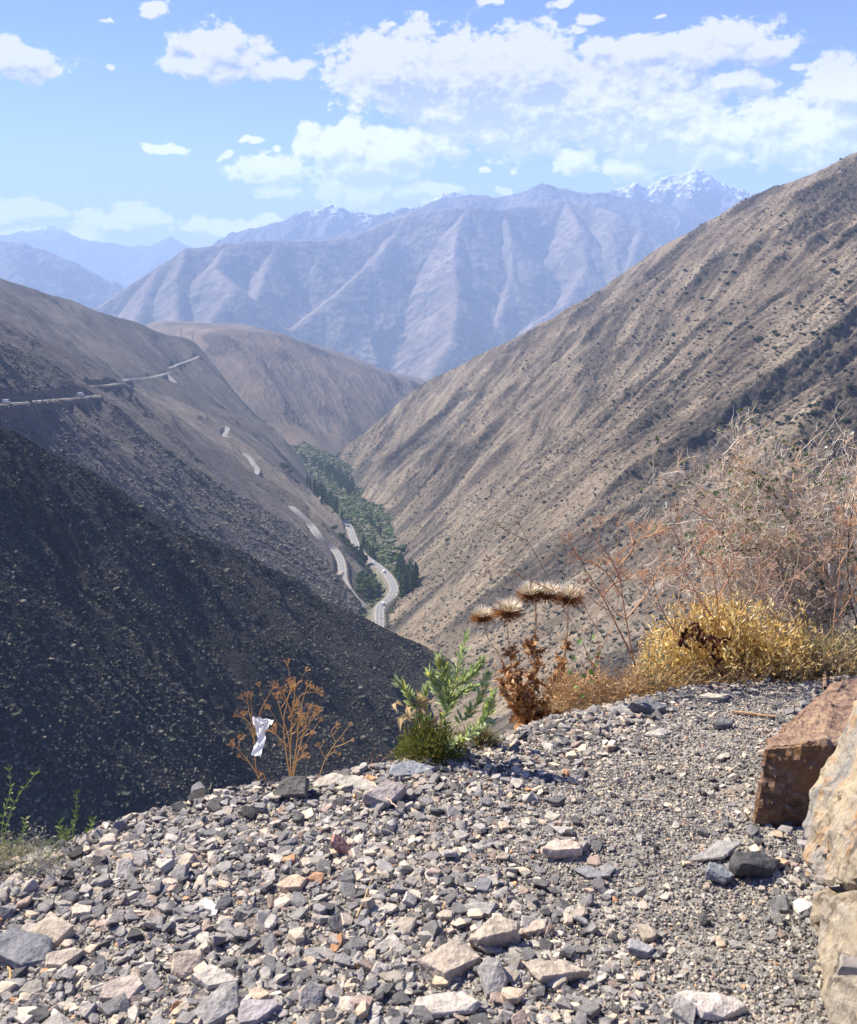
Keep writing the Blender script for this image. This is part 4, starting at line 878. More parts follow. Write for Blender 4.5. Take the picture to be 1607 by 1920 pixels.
# centre px, py, apparent width, apparent height, thickness share, colour, yaw, tilt x, tilt y, label
NAMED = [
 (838,1800,98,74,.5,TAN,.1,.25,0,'large flat beige slab, broadest of the stones at the bottom middle'),
 (930,1752,84,60,.7,TAN,.6,.3,.1,'beige wedge stone with a peaked top standing above the narrow upright block'),
 (920,1832,46,72,.6,GREYS,.05,.5,0,'narrow grey rectangular block wedged beside the large beige slab'),
 (1045,1822,100,50,.6,TAN,-.1,.25,.1,'broad brownish block with a squared right end near the bottom middle'),
 (832,1888,118,36,.5,PALE,.15,.1,0,'long low pale slab under the large beige slab'),
 (1056,1592,70,34,.7,(.38,.33,.29),.1,.1,.05,'pinkish beige stone with a dark underside in the middle of the path'),
 (1110,1634,62,30,.3,BLUE,-.3,.1,-.1,'thin blue grey flake just beside the pinkish beige stone'),
 (400,1888,86,58,.5,GREYS,.9,.35,0,'grey stone with a diagonal upper edge at the bottom of the path'),
 (478,1893,62,46,.4,(.25,.24,.26),.1,.2,0,'mauve grey flat stone at the very bottom beside the diagonal one'),
 (98,1742,72,56,.45,TAN,.2,.3,0,'rounded beige slab lying above the dark blue block at the left edge'),
 (28,1778,100,58,.5,BLUE,-.2,.3,.1,'large blue grey block cut by the left edge of the picture'),
 (550,1655,50,32,.6,(.37,.30,.235),.1,.2,0,'tan stone leaning on a small orange one'),
 (594,1648,32,30,.7,RUST,.4,.2,.3,'small orange brown stone against the tan one'),
 (598,1788,58,30,.5,GREYS,0,.3,.1,'grey flat stone left of the large beige slab'),
 (352,1808,58,44,.5,TAN,.7,.4,.1,'beige split stone standing on edge at the lower left'),
 (398,1836,76,44,.5,PALE,-.2,.25,0,'pale flat stone under the beige split stone'),
 (230,1852,66,54,.5,(.30,.27,.245),.3,.3,0,'brownish grey stone at the lower left of the heap'),
 (120,1798,56,40,.6,(.29,.26,.23),.5,.25,0,'brown grey stone right of the large blue grey block'),
 (552,1478,62,50,.55,(.10,.10,.098),.5,.5,-.35,'dark upright slab on the edge between the dry stalks'),
 (617,1462,56,30,.5,(.33,.31,.27),.3,.3,-.1,'flat tan topped slab on the edge right of the dark upright slab'),
 (668,1468,74,34,.4,(.31,.30,.27),-.1,.3,.05,'wide slab overhanging a dark gap on the edge'),
 (728,1490,80,52,.6,(.27,.25,.25),.3,.35,.12,'mauve grey block with a shaded right side near the edge'),
 (765,1443,92,30,.3,(.20,.22,.26),.25,.3,.1,'long smooth slate blue slab below the green shrub'),
 (374,1484,24,28,1.2,BLUE,.2,.5,.2,'small slate fragment standing upright on the edge'),
 (1215,1328,66,34,.8,(.14,.15,.165),0,.25,.1,'dark grey block on the far edge below the yellow bush'),
 (1165,1330,54,22,.5,GREYS,.3,.2,0,'grey slab on the far edge left of the dark block'),
 (1340,1306,56,20,.6,(.36,.34,.29),0,.1,0,'tan block half hidden by dry grass on the far edge'),
 (1230,1371,54,22,.4,PALE,0,.15,0,'light flat stone on the path in front of the dark block'),
 (1355,1358,38,22,.8,(.12,.13,.14),.3,.2,0,'dark angular stone near the dry stick'),
 (1408,1624,84,50,.9,DARK,.1,.35,.15,'black jagged block at the foot of the brown boulder'),
 (1342,1600,102,26,.4,GREYS,.25,.15,-.15,'long grey flake sloping toward the brown boulder'),
 (1345,1640,46,40,.6,(.16,.18,.21),.8,.3,.2,'blue grey stone left of the black jagged block'),
 (1338,1886,108,48,.5,(.40,.38,.36),-.1,.2,.1,'large pale mauve stone at the bottom right of the path'),
 (1282,1893,46,54,.5,GREYS,.3,.4,0,'grey stone leaning on the large pale mauve one'),
 (1505,1702,40,28,.7,(.50,.50,.48),.2,.1,0,'white rounded pebble beside the tan wall slab'),
 (1462,1618,32,22,.6,(.42,.30,.19),.1,.1,0,'small orange pebble between the black block and the tan slab'),
 (1200,1775,40,44,.6,(.22,.23,.25),.4,.3,.1,'grey pointed stone alone on the fine gravel'),
 (1085,1712,30,26,.6,TAN,.4,.2,0,'small tan stone on the left side of the fine gravel'),
 (640,1578,30,72,.35,(.27,.16,.14),1.2,.9,.2,'dark red flake standing on edge below the slab edge'),
 (895,1700,70,34,.4,GREYS,.2,.2,0,'grey flake with a pointed left end above the wedge stone'),
 (1000,1738,66,34,.5,TAN,.5,.2,0,'beige triangular flake right of the wedge stone'),
 (700,1700,60,30,.45,(.30,.28,.25),.2,.2,0,'beige slab in the middle left of the gravel'),
 (905,1660,56,30,.45,BLUE,.6,.2,0,'blue grey slab in the middle of the gravel'),
]
for k, (px, py, w, h, th, col, yaw, tx, ty, lab) in enumerate(NAMED):
    q = gpt(px, py+h*.30); d = np.linalg.norm(q); sc = d/FPX*.98
    W_ = w*sc; view = math.sin(-math.asin(q[2]/d)); Hh = h*sc; T_ = min(W_, Hh)*th*.75; D_ = max(.4*W_, (Hh-T_*.7)/max(.35, view))
    stone(q, W_*1.12, min(D_, 1.6*W_), T_*1.25, yaw, tx-.2, ty, col, 900+k*3, lab, cuts=3, sink=.02, n=4+k % 3)
placed = [(gpt(a[0], a[1])[:2], a[2]*.0009) for a in NAMED]
def random_stones(n, seed):
    r = np.random.default_rng(seed); c = 0; t = 0
    while c < n and t < 20000:
        t += 1; px = r.uniform(-20, 1500); py = r.uniform(1290, 1960)
        x_ = gpt(px, py)
        if x_[1] > edge_y(x_[0])-.01 or r.random() > coarse(px, py)**2*(.35+.65*sstep(1350, 1800, py))*(.6+.4*sstep(1100, 300, px)): continue
        w = .022+.034*r.random()**1.8
        if py < 1500: w *= .8
        if any((p[0]-x_[0])**2+(p[1]-x_[1])**2 < ((w+rr)*.42)**2 for p, rr in placed): continue
        placed.append((x_[:2], w)); col = np.array(SLATE)[r.choice(len(SLATE), p=SW)]*(.85+.35*r.random())
        stone(x_, w, w*(.6+.4*r.random()), w*(.25+.35*r.random()), r.random()*6.28, r.normal(0, .3), r.normal(0, .3), col, 2000+c, 'small angular shale stone lying in the grey gravel of the path', 'loose shale stones on the path', cuts=1); c += 1
random_stones(256, 9)

# ---- the boulders at the right
def boulder_mat(name, c0, c1, c2, dark, vs=7, stretch=(1, 1, 1), bump=.02, rotz=0, top=None):
    m = bpy.data.materials.new(name); m.use_nodes = True; t = m.node_tree; b = t.nodes['Principled BSDF']; b.inputs['Roughness'].default_value = .8; b.inputs['Specular IOR Level'].default_value = .25
    tcn = N(t, 'ShaderNodeTexCoord'); mp = N(t, 'ShaderNodeMapping'); mp.inputs['Scale'].default_value = stretch; mp.inputs['Rotation'].default_value = (0, rotz, 0); L(t, tcn.outputs['Object'], mp.inputs[0])
    def nz(sc, det=8, ro=.6):
        n = N(t, 'ShaderNodeTexNoise'); n.inputs['Scale'].default_value = sc; n.inputs['Detail'].default_value = det; n.inputs['Roughness'].default_value = ro; L(t, mp.outputs[0], n.inputs['Vector']); return n.outputs['Fac']
    def rng_(v, a, b_): r = N(t, 'ShaderNodeMapRange'); L(t, v, r.inputs[0]); r.inputs[1].default_value = a; r.inputs[2].default_value = b_; return r.outputs[0]
    a = nz(vs); c = mixc(t, rng_(a, .38, .6), c0, c1); c = mixc(t, rng_(nz(vs*2.3, 10, .7), .52, .66), c, c2); c = mixc(t, rng_(nz(vs*1.4, 10, .70), .54, .66), c, dark)
    if top:      # the weathered upper face has its own mauve crust
        gn = N(t, 'ShaderNodeNewGeometry'); so = N(t, 'ShaderNodeSeparateXYZ'); L(t, gn.outputs['True Normal'], so.inputs[0]); c = mixc(t, rng_(mth(t, 'ADD', so.outputs[2], mth(t, 'MULTIPLY', nz(vs*1.2), .3)), .74, .86), c, mixc(t, rng_(nz(vs*2, 9, .7), .45, .6), top, (.36,.25,.16)))
    fine = nz(vs*14, 6, .7); c = mixc(t, 1.0, c, mixc(t, rng_(fine, .3, .7), (.72,.72,.72), (1.2,1.2,1.2)), 'MULTIPLY'); L(t, c, b.inputs['Base Color'])
    bp = N(t, 'ShaderNodeBump'); bp.inputs['Strength'].default_value = .9; bp.inputs['Distance'].default_value = bump; L(t, mth(t, 'ADD', a, mth(t, 'MULTIPLY', fine, .35)), bp.inputs['Height']); L(t, bp.outputs[0], b.inputs['Normal']); return m
def block(name, pts, mat, amp, seed, scale, label, cuts=4, bevel=.006, layered=0):
    V, F = rough_hull([P(*p) for p in pts], cuts, amp, seed, scale, bevel, layered); c = V.mean(0)
    o = mesh_np(name, V-c, F, mat, smooth=False); o.location = c; tag(o, label, 'boulder'); return o
M_B1 = boulder_mat('rusty_boulder', (.12,.07,.042), (.24,.125,.055), (.34,.21,.11), (.035,.025,.02), 9, (1,1,1.4), top=(.24,.15,.105))
block('boulder', [(1434,1400,1.76),(1412,1548,1.70),(1430,1530,1.95),(1496,1590,1.70),(1540,1560,1.70),(1545,1392,1.74),(1575,1272,2.22),(1640,1272,2.25),(1700,1330,2.0),(1690,1400,1.76),(1690,1560,1.7),(1690,1600,1.8),(1450,1385,1.95),(1560,1600,1.9)],
 M_B1, .015, 41, 14, 'rusty brown angular boulder with a sloping mauve top behind the tan slab', layered=.5)
M_B2 = boulder_mat('tan_boulder', (.46,.37,.24), (.27,.26,.235), (.46,.26,.11), (.07,.058,.045), 4, (3.6,3.6,.8), rotz=.25)
block('boulder', [(1620,1270,1.52),(1575,1350,1.50),(1542,1425,1.45),(1512,1500,1.42),(1502,1560,1.38),(1512,1625,1.30),(1530,1655,1.26),(1590,1672,1.16),(1640,1680,1.12),(1780,1700,1.15),(1800,1300,1.5),(1720,1250,1.6),(1700,1500,1.1),(1620,1480,1.22)],
 M_B2, .017, 43, 11, 'tall pale tan boulder with grey streaks cut by the right edge', layered=.4, bevel=.012)
M_B3 = boulder_mat('ochre_rock', (.42,.33,.21), (.30,.26,.20), (.50,.44,.34), (.10,.075,.055), 6, (3,3,.7), rotz=-.15)
block('boulder', [(1522,1662,1.24),(1524,1740,1.16),(1535,1820,1.08),(1552,1925,1.0),(1562,1990,.96),(1600,1690,1.08),(1660,1700,1.05),(1800,1700,1.1),(1800,2000,1.0),(1650,2000,.86),(1640,1850,.92),(1530,1665,1.35),(1700,1680,1.4)],
 M_B3, .014, 47, 13, 'ochre layered rock standing beneath the tall tan boulder', layered=.7, bevel=.01)
stone(P(1596,1812,.935), .05, .03, .016, .2, .1, .1, (.22,.21,.19), 3301, 'small pale flat stone resting on the ochre layered rock', cuts=3)
# ------------------------------------------------------------------ plants along the edge
M_LEAF = attr_mat('leaf_blades', .6, .3, .3); M_STALK = attr_mat('dry_stalks', .75, .2, .0, .2, 60)
M_DRYL = attr_mat('dry_leaves', .8, .15, .25, .25, 50); M_BRIS = attr_mat('thistle_bristles', .6, .3, .3)
def curve3(pts, n=14): return spline(pts, max(1e-4, np.linalg.norm(np.diff(np.array(pts, float), axis=0), axis=1).sum()/n))
def root(name, base, label, cat, group=None):
    o = empty(name, tuple(base)); tag(o, label, cat, group); o['_b'] = 0; del o['_b']; return o
def put(mb, name, mat, par, smooth=False):
    org = np.zeros(3); q = par
    while q is not None: org = org+np.array(q.location); q = q.parent
    return mb.build(name, mat, par, smooth=smooth, origin=org)
def jit(r, s): return r.normal(size=3)*s

def thistle():
    r = np.random.default_rng(4); Yb = gpt(1005, 1358)[1]+.04; base = P(1003, 1362, Yb)
    o = root('thistle', base, 'tall dry thistle with four cream bristled heads and brown crumpled leaves', 'thistle')
    heads = [(1008,1108,44,0,'double'),(1066,1116,32,.02,''),(951,1142,31,-.03,''),(904,1150,26,.05,'')]
    stems = [([(1000,1362,0),(1001,1290,.01),(1003,1210,0),(1006,1125,0)],4.5),
             ([(1035,1358,.02),(1050,1290,.03),(1060,1230,.03),(1064,1180,.02),(1066,1132,.02)],3.2),
             ([(985,1360,-.02),(968,1300,-.03),(956,1230,-.03),(952,1156,-.03)],2.6),
             ([(985,1362,.03),(960,1295,.05),(938,1232,.05),(917,1200,.05),(906,1162,.05)],2.2),
             ([(1028,1360,.0),(1090,1290,.02),(1118,1235,.03),(1122,1215,.03)],2.4),
             ([(1000,1362,-.02),(975,1330,-.05),(945,1290,-.08),(935,1265,-.09)],2.2),
             ([(1010,1362,-.02),(1030,1310,-.04),(1048,1262,-.05),(1056,1235,-.05)],2.4),([(1005,1362,-.03),(985,1315,-.04),(978,1280,-.05)],2.2)]
    px1 = Yb/FPX/.92
    st = MB(); lf = MB(); curves = []
    for pts, w in stems:
        c = curve3([P(a, b, Yb+d) for a, b, d in pts], 24); c = c+r.normal(0, .0012, c.shape); curves.append(c)
        rad = np.linspace(w*.62, w*.36, len(c))*px1*(1+.25*np.sin(np.arange(len(c))*1.9))
        st.tube(c, rad, (.42,.27,.15), 6)
        for k in range(2, len(c)-2):      # papery wings and small spines along the stem
            if r.random() < .75:
                d = np.cross(c[k+1]-c[k-1], r.normal(size=3)); st.leaf(c[k], d/np.linalg.norm(d)+np.array((0,0,.5)), (0,0,1), .008+.008*r.random(), .004, (.55,.40,.24), curl=.6, n=2)
    put(st, 'stem', M_STALK, o)
    browns = [(.42,.22,.09),(.52,.30,.14),(.34,.16,.06),(.20,.09,.04),(.60,.40,.22)]
    for ci, c in enumerate(curves):
        n = [58,40,42,36,20,40,44,40][ci]; top = [.72,.72,.72,.6,.95,.95,.95,.95][ci]
        for k in range(n):
            t = r.random()**1.25*top; p = c[int(t*(len(c)-1))]; a = r.random()*6.28
            d = np.array((math.cos(a), math.sin(a)*.7, .55+.7*r.random()-.5*(t < .1))); ln = (.026+.040*r.random())*(1.3-.75*t)
            col = np.array(browns[r.integers(len(browns))])*(.8+.5*r.random())
            for q in range(2):     # crumpled lobed blade: overlapping twisted pieces
                lf.leaf(p+jit(r, .003), d+jit(r, .25), jit(r, 1)+np.array((0,0,1)), ln*(1-.25*q), ln*(.26+.18*r.random()), col*(1-.2*q), fold=r.uniform(-.9, .9), curl=r.uniform(-3.2, 2.4), n=9, jag=.8)
            for q in range(5):
                f = r.random(); lf.leaf(p+d/np.linalg.norm(d)*ln*f, d+jit(r, .9), jit(r, 1), .010+.010*r.random(), .007, col*1.1, fold=.3, curl=r.uniform(-1.5, 1.5), n=3)
    put(lf, 'dried_leaves', M_DRYL, o)
    for (hx, hy, hw, dY, kind) in heads:
        cs = [(-.30,0),(.34,.12)] if kind else [(0,0)]
        R = hw*px1*(.60 if kind else .95)
        for (sx, sy) in cs:
            c = P(hx, hy+15, Yb+dY)+np.array((sx*hw*2*px1*.5*1.1, 0, 0)); ax = np.array((sx*.25, -.1+.1*r.random(), 1)); ax /= np.linalg.norm(ax)
            rec = MB(); V, F = blob(77, 2, .06, .62); rec.add(V*R*.46+c+ax*R*.25, F, (.16,.075,.03)); hb = put(rec, 'flower_head', M_DRYL, o)
            br = MB(); u = np.cross(ax, (0, 1, 0)); u /= np.linalg.norm(u); v = np.cross(ax, u)
            for k in range(230):
                a = k*2.39996; e = (k/230); rad = u*math.cos(a)+v*math.sin(a); el = -.45+1.0*e
                d = rad*math.cos(el)+ax*math.sin(el); b = c+ax*R*(.12+.36*e)+rad*R*.34*(1-.25*e)
                br.leaf(b, d+jit(r, .10), ax, R*(.52+.42*r.random()), R*.075, np.array((.36,.17,.06))*(.5+.9*r.random())*(1+.4*e), fold=.35, curl=.55, n=2)
            put(br, 'bracts', M_DRYL, hb)
            bs = MB()
            for k in range(260):
                a = r.random()*6.28; q = r.random()**.5; rad = u*math.cos(a)+v*math.sin(a); d = ax+rad*q*1.35+jit(r, .10); b = c+ax*R*.42+rad*R*.36*q
                L_ = R*(.50+.50*r.random()); cc = np.array((.86,.78,.60))*(.85+.2*r.random()); e_ = b+d/np.linalg.norm(d)*L_
                bs.tube([b, (b+e_)/2+ax*R*.03, e_], [R*.022, R*.024, R*.005], np.repeat(np.array([(.50,.30,.13), (.88,.78,.56), (.95,.92,.82)])*(.9+.15*r.random()), 3, 0), 3)
            put(bs, 'bristles', M_BRIS, hb)
thistle()

def green_shrub():
    r = np.random.default_rng(8); Yb = gpt(820, 1422)[1]+.02; base = P(820, 1424, Yb); o = root('leafy_plant', base, 'green plant with narrow blue green leaves and pale yellow stems on the edge', 'plant')
    st = MB(); lf = MB()
    S = [([(815,1424,0),(832,1350,0),(848,1290,0),(862,1240,.01),(878,1183,.01)],2.3,.15),([(832,1380,0),(868,1350,-.02),(900,1310,-.03),(915,1262,-.03)],1.6,.3),([(840,1330,0),(820,1290,.02),(806,1262,.03)],1.5,.1),
         ([(818,1410,.02),(790,1350,.04),(770,1310,.05),(744,1276,.05)],1.4,.45),([(850,1290,0),(885,1265,-.03),(905,1240,-.03)],1.3,.1),([(846,1300,.02),(832,1265,.04),(824,1235,.04)],1.2,.1),([(835,1340,.03),(862,1300,.05),(890,1290,.06)],1.3,.1),
         ([(816,1420,-.03),(850,1395,-.06),(895,1372,-.08),(925,1355,-.08)],1.4,.2),([(812,1420,.05),(800,1370,.08),(795,1320,.09),(800,1290,.09)],1.3,.3),([(850,1400,.06),(885,1380,.09),(915,1340,.10),(925,1300,.1)],1.2,.3)]
    px1 = Yb/FPX/.92
    for pts, w, t0 in S:
        c = curve3([P(a, b, Yb+d) for a, b, d in pts], 18); st.tube(c, np.linspace(w*.55, w*.2, len(c))*px1, (.42,.42,.16), 5); n = len(c)
        ax = c[-1]-c[0]
        for k in range(int(n*3.4)):
            t = t0+(1-t0)*(k/(n*3.4)); p = c[min(n-1, int(t*(n-1)))]; tg = c[min(n-1, int(t*(n-1))+1)]-c[max(0, int(t*(n-1))-1)]; tg = tg/(np.linalg.norm(tg)+1e-9)
            a = k*2.4+r.random(); side = np.array((math.cos(a), math.sin(a)*.8, 0)); d = tg*(.7+.5*t)+side*(.9-.3*t)
            col = np.array([(.36,.44,.20),(.42,.52,.18),(.50,.54,.30),(.26,.34,.13),(.70,.66,.16),(.68,.58,.28)][r.choice(6, p=[.3,.22,.2,.16,.08,.04])])*(.8+.4*r.random())
            lf.leaf(p, d+jit(r, .15), jit(r, .5)+np.array((0,0,1)), (20+15*r.random())*px1*(1.0-.25*t), (5.6+3.0*r.random())*px1, col, fold=r.uniform(.05, .4), curl=r.uniform(-.6, .7), n=5)
    put(st, 'stem', M_STALK, o); put(lf, 'leaves', M_LEAF, o)
    # curled withered leaves at its left
    cl = MB()
    for k in range(30):
        px, py = 790+r.normal()*18, 1340+r.normal()*24; p = P(px, py, Yb+.05+r.normal()*.02); 
        cl.leaf(p, np.array((r.normal(), r.normal()*.6, r.normal())), jit(r, 1), (30+22*r.random())*px1, (8+4*r.random())*px1, np.array((.50,.37,.20))*(.7+.5*r.random()), fold=.3, curl=r.choice([-1, 1])*(1.8+1.6*r.random()), n=9)
    for k in range(4): cl.tube(curve3([P(800+k*4, 1400, Yb+.05), P(785+k*6, 1365, Yb+.05), P(770+k*9, 1325+r.normal()*8, Yb+.05)], 8), .9*px1, (.42,.33,.2), 4)
    put(cl, 'withered_leaves', M_DRYL, o)
    return Yb
YG = green_shrub()

def cushion(px, py, Y, rx, rz, n, cols, label, name, cat, seed, ln=(.01, .02), wd=.0022, up=.5, lean=0, mat=None):
    r = np.random.default_rng(seed); base = P(px, py, Y); base[2] = min(base[2], ground_z(base[0], base[1])+.0); o = root(name, base, label, cat); mb = MB(); c0 = P(px, py, Y)
    for k in range(n):
        d = r.normal(size=3); d[2] = abs(d[2]); d /= np.linalg.norm(d); q = r.random()**.5*(1+.5*noise2(d[0]*3+seed, d[1]*3+d[2]*2)); p = c0+d*np.array((rx, rx*.8, rz))*q
        col = np.array(cols[r.integers(len(cols))])*(.65+.6*r.random())
        mb.leaf(p, d*.8+np.array((lean, 0, up))+jit(r, .4), jit(r, 1), r.uniform(*ln), wd*(.7+.6*r.random()), col, fold=.3, curl=r.uniform(-.8, .8), n=2)
    st = MB()
    for k in range(26):
        d = r.normal(size=3); d[2] = abs(d[2])+.2; d /= np.linalg.norm(d); e = c0+d*np.array((rx, rx*.8, rz))*.85; st.tube(curve3([base, (base+e)/2+jit(r, rx*.08), e], 6), [.0016, .0007], (.25,.17,.09), 4)
    put(st, 'stem', M_STALK, o); put(mb, 'foliage', mat or M_LEAF, o)
cushion(805, 1425, YG-.02, .098, .105, 5200, [(.15,.19,.035),(.20,.22,.04),(.10,.14,.03),(.30,.24,.06)], 'low yellow green cushion plant under the leafy plant', 'cushion_plant', 'plant', 61, (.009, .026), .0022)
cushion(895, 1405, YG+.1, .06, .055, 1500, [(.30,.25,.10),(.20,.19,.06),(.42,.33,.17),(.16,.18,.06)], 'small straggly dry tuft between the leafy plant and the thistle', 'dry_tuft', 'plant', 62, (.015, .035), .0018)

def umbel(fl, p, d, R, r, col, n=None, px1=.0015):
    mb = MB(); fl.append(mb)
    """a spray of thin rays each ending in a smaller spray"""
    n = n or r.integers(7, 12); d = d/np.linalg.norm(d); u = np.cross(d, (0.3, .9, .1)); u /= np.linalg.norm(u); v = np.cross(d, u)
    for k in range(n):
        a = k*2.4+r.random(); sp = .25+.75*r.random(); dd = d+(u*math.cos(a)+v*math.sin(a))*sp; dd /= np.linalg.norm(dd); e = p+dd*R*(.7+.4*r.random())
        mb.tube([p, (p+e)/2+d*R*-.04, e], [.50*px1, .34*px1], col, 3)
        for q in range(5):
            a2 = q*1.3+r.random(); d2 = dd+(u*math.cos(a2)+v*math.sin(a2))*.8; d2 /= np.linalg.norm(d2); mb.tube([e, e+d2*R*.30*(.6+.6*r.random())], [.28*px1, .34*px1], np.array(col)*1.05, 3)
def umbel_plant(label, Y, stems, seed, group=None, col=(.46,.25,.11), side=2, R=.022, px1=None, w0=2.0):
    r = np.random.default_rng(seed); px1 = px1 or Y/FPX/.92; base = P(stems[0][0][0], stems[0][0][1], Y+(stems[0][0][2] if len(stems[0][0]) > 2 else 0)); base[2] = min(base[2], ground_z(base[0], base[1]))
    o = root('umbel_plant', base, label, 'plant', group); st = MB(); fl = []
    for pts in stems:
        c = curve3([P(a[0], a[1], Y+(a[2] if len(a) > 2 else 0)) for a in pts], 16); c = c+r.normal(0, .0008, c.shape)*np.linspace(0, 1, len(c))[:, None]
        if pts is stems[0]: c = np.concatenate([base[None], c])
        L_ = np.linalg.norm(np.diff(c, axis=0), axis=1).sum(); cc = np.array(col)*(.85+.3*r.random())
        st.tube(c, np.linspace(w0*.6, w0*.28, len(c))*px1, cc, 5); tip = c[-1]-c[-3]; umbel(fl, c[-1], tip, R*(.9+.4*r.random()), r, cc)
        m = side+r.integers(0, 2)
        for k in range(m):
            t = .35+.6*(k+r.random())/m; i = min(len(c)-2, int(t*(len(c)-1))); tg = c[i+1]-c[i-1]; tg /= np.linalg.norm(tg)
            dd = tg*.75+np.array((r.choice([-1, 1])*(.6+.4*r.random()), r.normal()*.5, .1)); dd /= np.linalg.norm(dd); ln = min(L_*.32, .10)*(.5+.7*r.random())
            e = c[i]+dd*ln+np.array((0,0,ln*.25)); b = curve3([c[i], c[i]+dd*ln*.5, e], 6); st.tube(b, np.linspace(w0*.34, w0*.2, len(b))*px1, cc, 4); umbel(fl, b[-1], b[-1]-b[-2], R*(.6+.5*r.random()), r, cc)
    put(st, 'stem', M_STALK, o)
    for f_ in fl: put(f_, 'seed_head', M_STALK, o)
YL = gpt(545, 1462)[1]+.03
umbel_plant('dry orange umbel stalk with the white plastic strip tied round it', YL, [[(488,1480),(480,1440),(477,1400),(474,1350),(470,1310)],[(482,1450),(460,1420),(440,1398)],[(477,1380),(490,1330),(512,1290)],[(478,1390),(462,1350),(448,1343)],[(484,1460),(492,1450),(500,1470)],[(476,1365),(466,1330),(464,1308)]], 31, R=.020, side=1, col=(.48,.27,.11))
umbel_plant('bushy dry orange umbel plant beside the stalk with the plastic strip', YL, [[(545,1465),(535,1400),(532,1350),(545,1290)],[(545,1465),(545,1390),(550,1320),(555,1283)],[(546,1465),(556,1400),(562,1340),(575,1288)],[(546,1465),(540,1380),(525,1330),(520,1310)],[(548,1465),(562,1400),(570,1370),(580,1330)],[(540,1400),(520,1380),(505,1370)],[(556,1390),(575,1370),(585,1345)],[(550,1330),(570,1300),(592,1298)],[(548,1345),(530,1300),(522,1290)],[(549,1440),(558,1425),(567,1420)],[(552,1360),(540,1345),(560,1350)]], 32, R=.024, side=2, col=(.52,.30,.12))
umbel_plant('small leaning dry umbel plant just above the dark upright slab', YL, [[(598,1458),(612,1420),(628,1395),(655,1362)],[(612,1425),(602,1408),(598,1400)],[(630,1393),(622,1370),(630,1360)],[(622,1402),(645,1395),(658,1388)],[(615,1418),(628,1410),(632,1412)]], 33, R=.014, side=0, col=(.46,.30,.14))
Yr = 2.95
umbel_plant('tallest dry umbel plant behind the two upright thistle heads', Yr, [[(1200,1290),(1185,1220),(1172,1150),(1160,1060),(1158,985)],[(1190,1240),(1165,1190),(1130,1120),(1090,1055),(1072,1022)],[(1165,1090),(1140,1040),(1108,1005)],[(1160,1040),(1200,1010),(1225,1000)],[(1175,1160),(1215,1110),(1240,1060)],[(1168,1120),(1120,1060),(1088,1048)],[(1163,1060),(1185,1030),(1190,1000)],[(1130,1120),(1150,1095),(1180,1085)]], 34, R=.040, side=2, w0=3.4, col=(.48,.27,.15))
umbel_plant('thin dark umbel stalk leaning left over the thistle heads', Yr-.1, [[(1130,1300),(1090,1200),(1045,1120),(1015,1060),(990,1015),(975,985)],[(1040,1110),(985,1085),(940,1070),(918,1072)],[(985,1088),(950,1060),(920,1050)],[(1015,1058),(1040,1035),(1065,1012)],[(990,1015),(960,1000),(935,985)]], 35, R=.016, side=0, w0=1.8, col=(.30,.17,.09))
umbel_plant('dry umbel plant rising from the left part of the yellow bush', Yr, [[(1255,1260),(1262,1190),(1275,1110),(1283,1060),(1272,965)],[(1275,1108),(1310,1080),(1340,1060)],[(1283,1050),(1300,1020),(1310,1000)],[(1262,1180),(1235,1130),(1225,1090)],[(1276,1020),(1255,990),(1240,1000)]], 36, R=.030, side=1, w0=2.6, col=(.45,.26,.14))
umbel_plant('dry umbel plant with rust coloured sprays over the middle of the yellow bush', Yr+.05, [[(1340,1250),(1348,1160),(1338,1080),(1332,1035)],[(1342,1130),(1375,1060),(1368,1000)],[(1345,1170),(1310,1120),(1290,1080)],[(1336,1060),(1310,1035),(1325,1010)]], 37, R=.034, side=2, w0=2.6, col=(.42,.20,.11))
umbel_plant('curved dry umbel plant in front of the twiggy shrub', Yr+.05, [[(1350,1230),(1395,1140),(1420,1100),(1425,1060),(1405,1020)],[(1424,1060),(1460,1030),(1475,1010)],[(1410,1115),(1450,1100),(1490,1085)],[(1395,1140),(1370,1110),(1365,1080)]], 38, R=.030, side=1, w0=2.6, col=(.46,.27,.16))

umbel_plant('slender dry umbel stalks between the thistle and the yellow bush', Yr-.15, [[(1120,1300),(1125,1230),(1118,1160),(1128,1100),(1122,1060)],[(1124,1220),(1150,1170),(1160,1120)],[(1120,1180),(1098,1140),(1092,1120)],[(1180,1300),(1200,1220),(1212,1150),(1205,1090)],[(1210,1150),(1235,1120),(1250,1080)]], 39, R=.026, side=1, w0=1.8, col=(.50,.30,.17))
umbel_plant('pale dry umbel plant leaning over the right part of the yellow bush', Yr+.1, [[(1440,1230),(1460,1150),(1490,1080),(1500,1020)],[(1462,1145),(1440,1100),(1445,1070)],[(1488,1085),(1520,1060),(1545,1040)],[(1450,1190),(1500,1150),(1530,1120)]], 40, R=.030, side=2, w0=2.2, col=(.52,.36,.26))
umbel_plant('orange umbel stalks in front of the pinkish shrub at the right edge', Yr+.15, [[(1560,1240),(1565,1150),(1575,1060),(1570,980)],[(1568,1120),(1545,1070),(1550,1030)],[(1575,1060),(1600,1010),(1605,960)],[(1564,1170),(1595,1120),(1610,1080)]], 42, R=.030, side=2, w0=2.2, col=(.50,.28,.15))

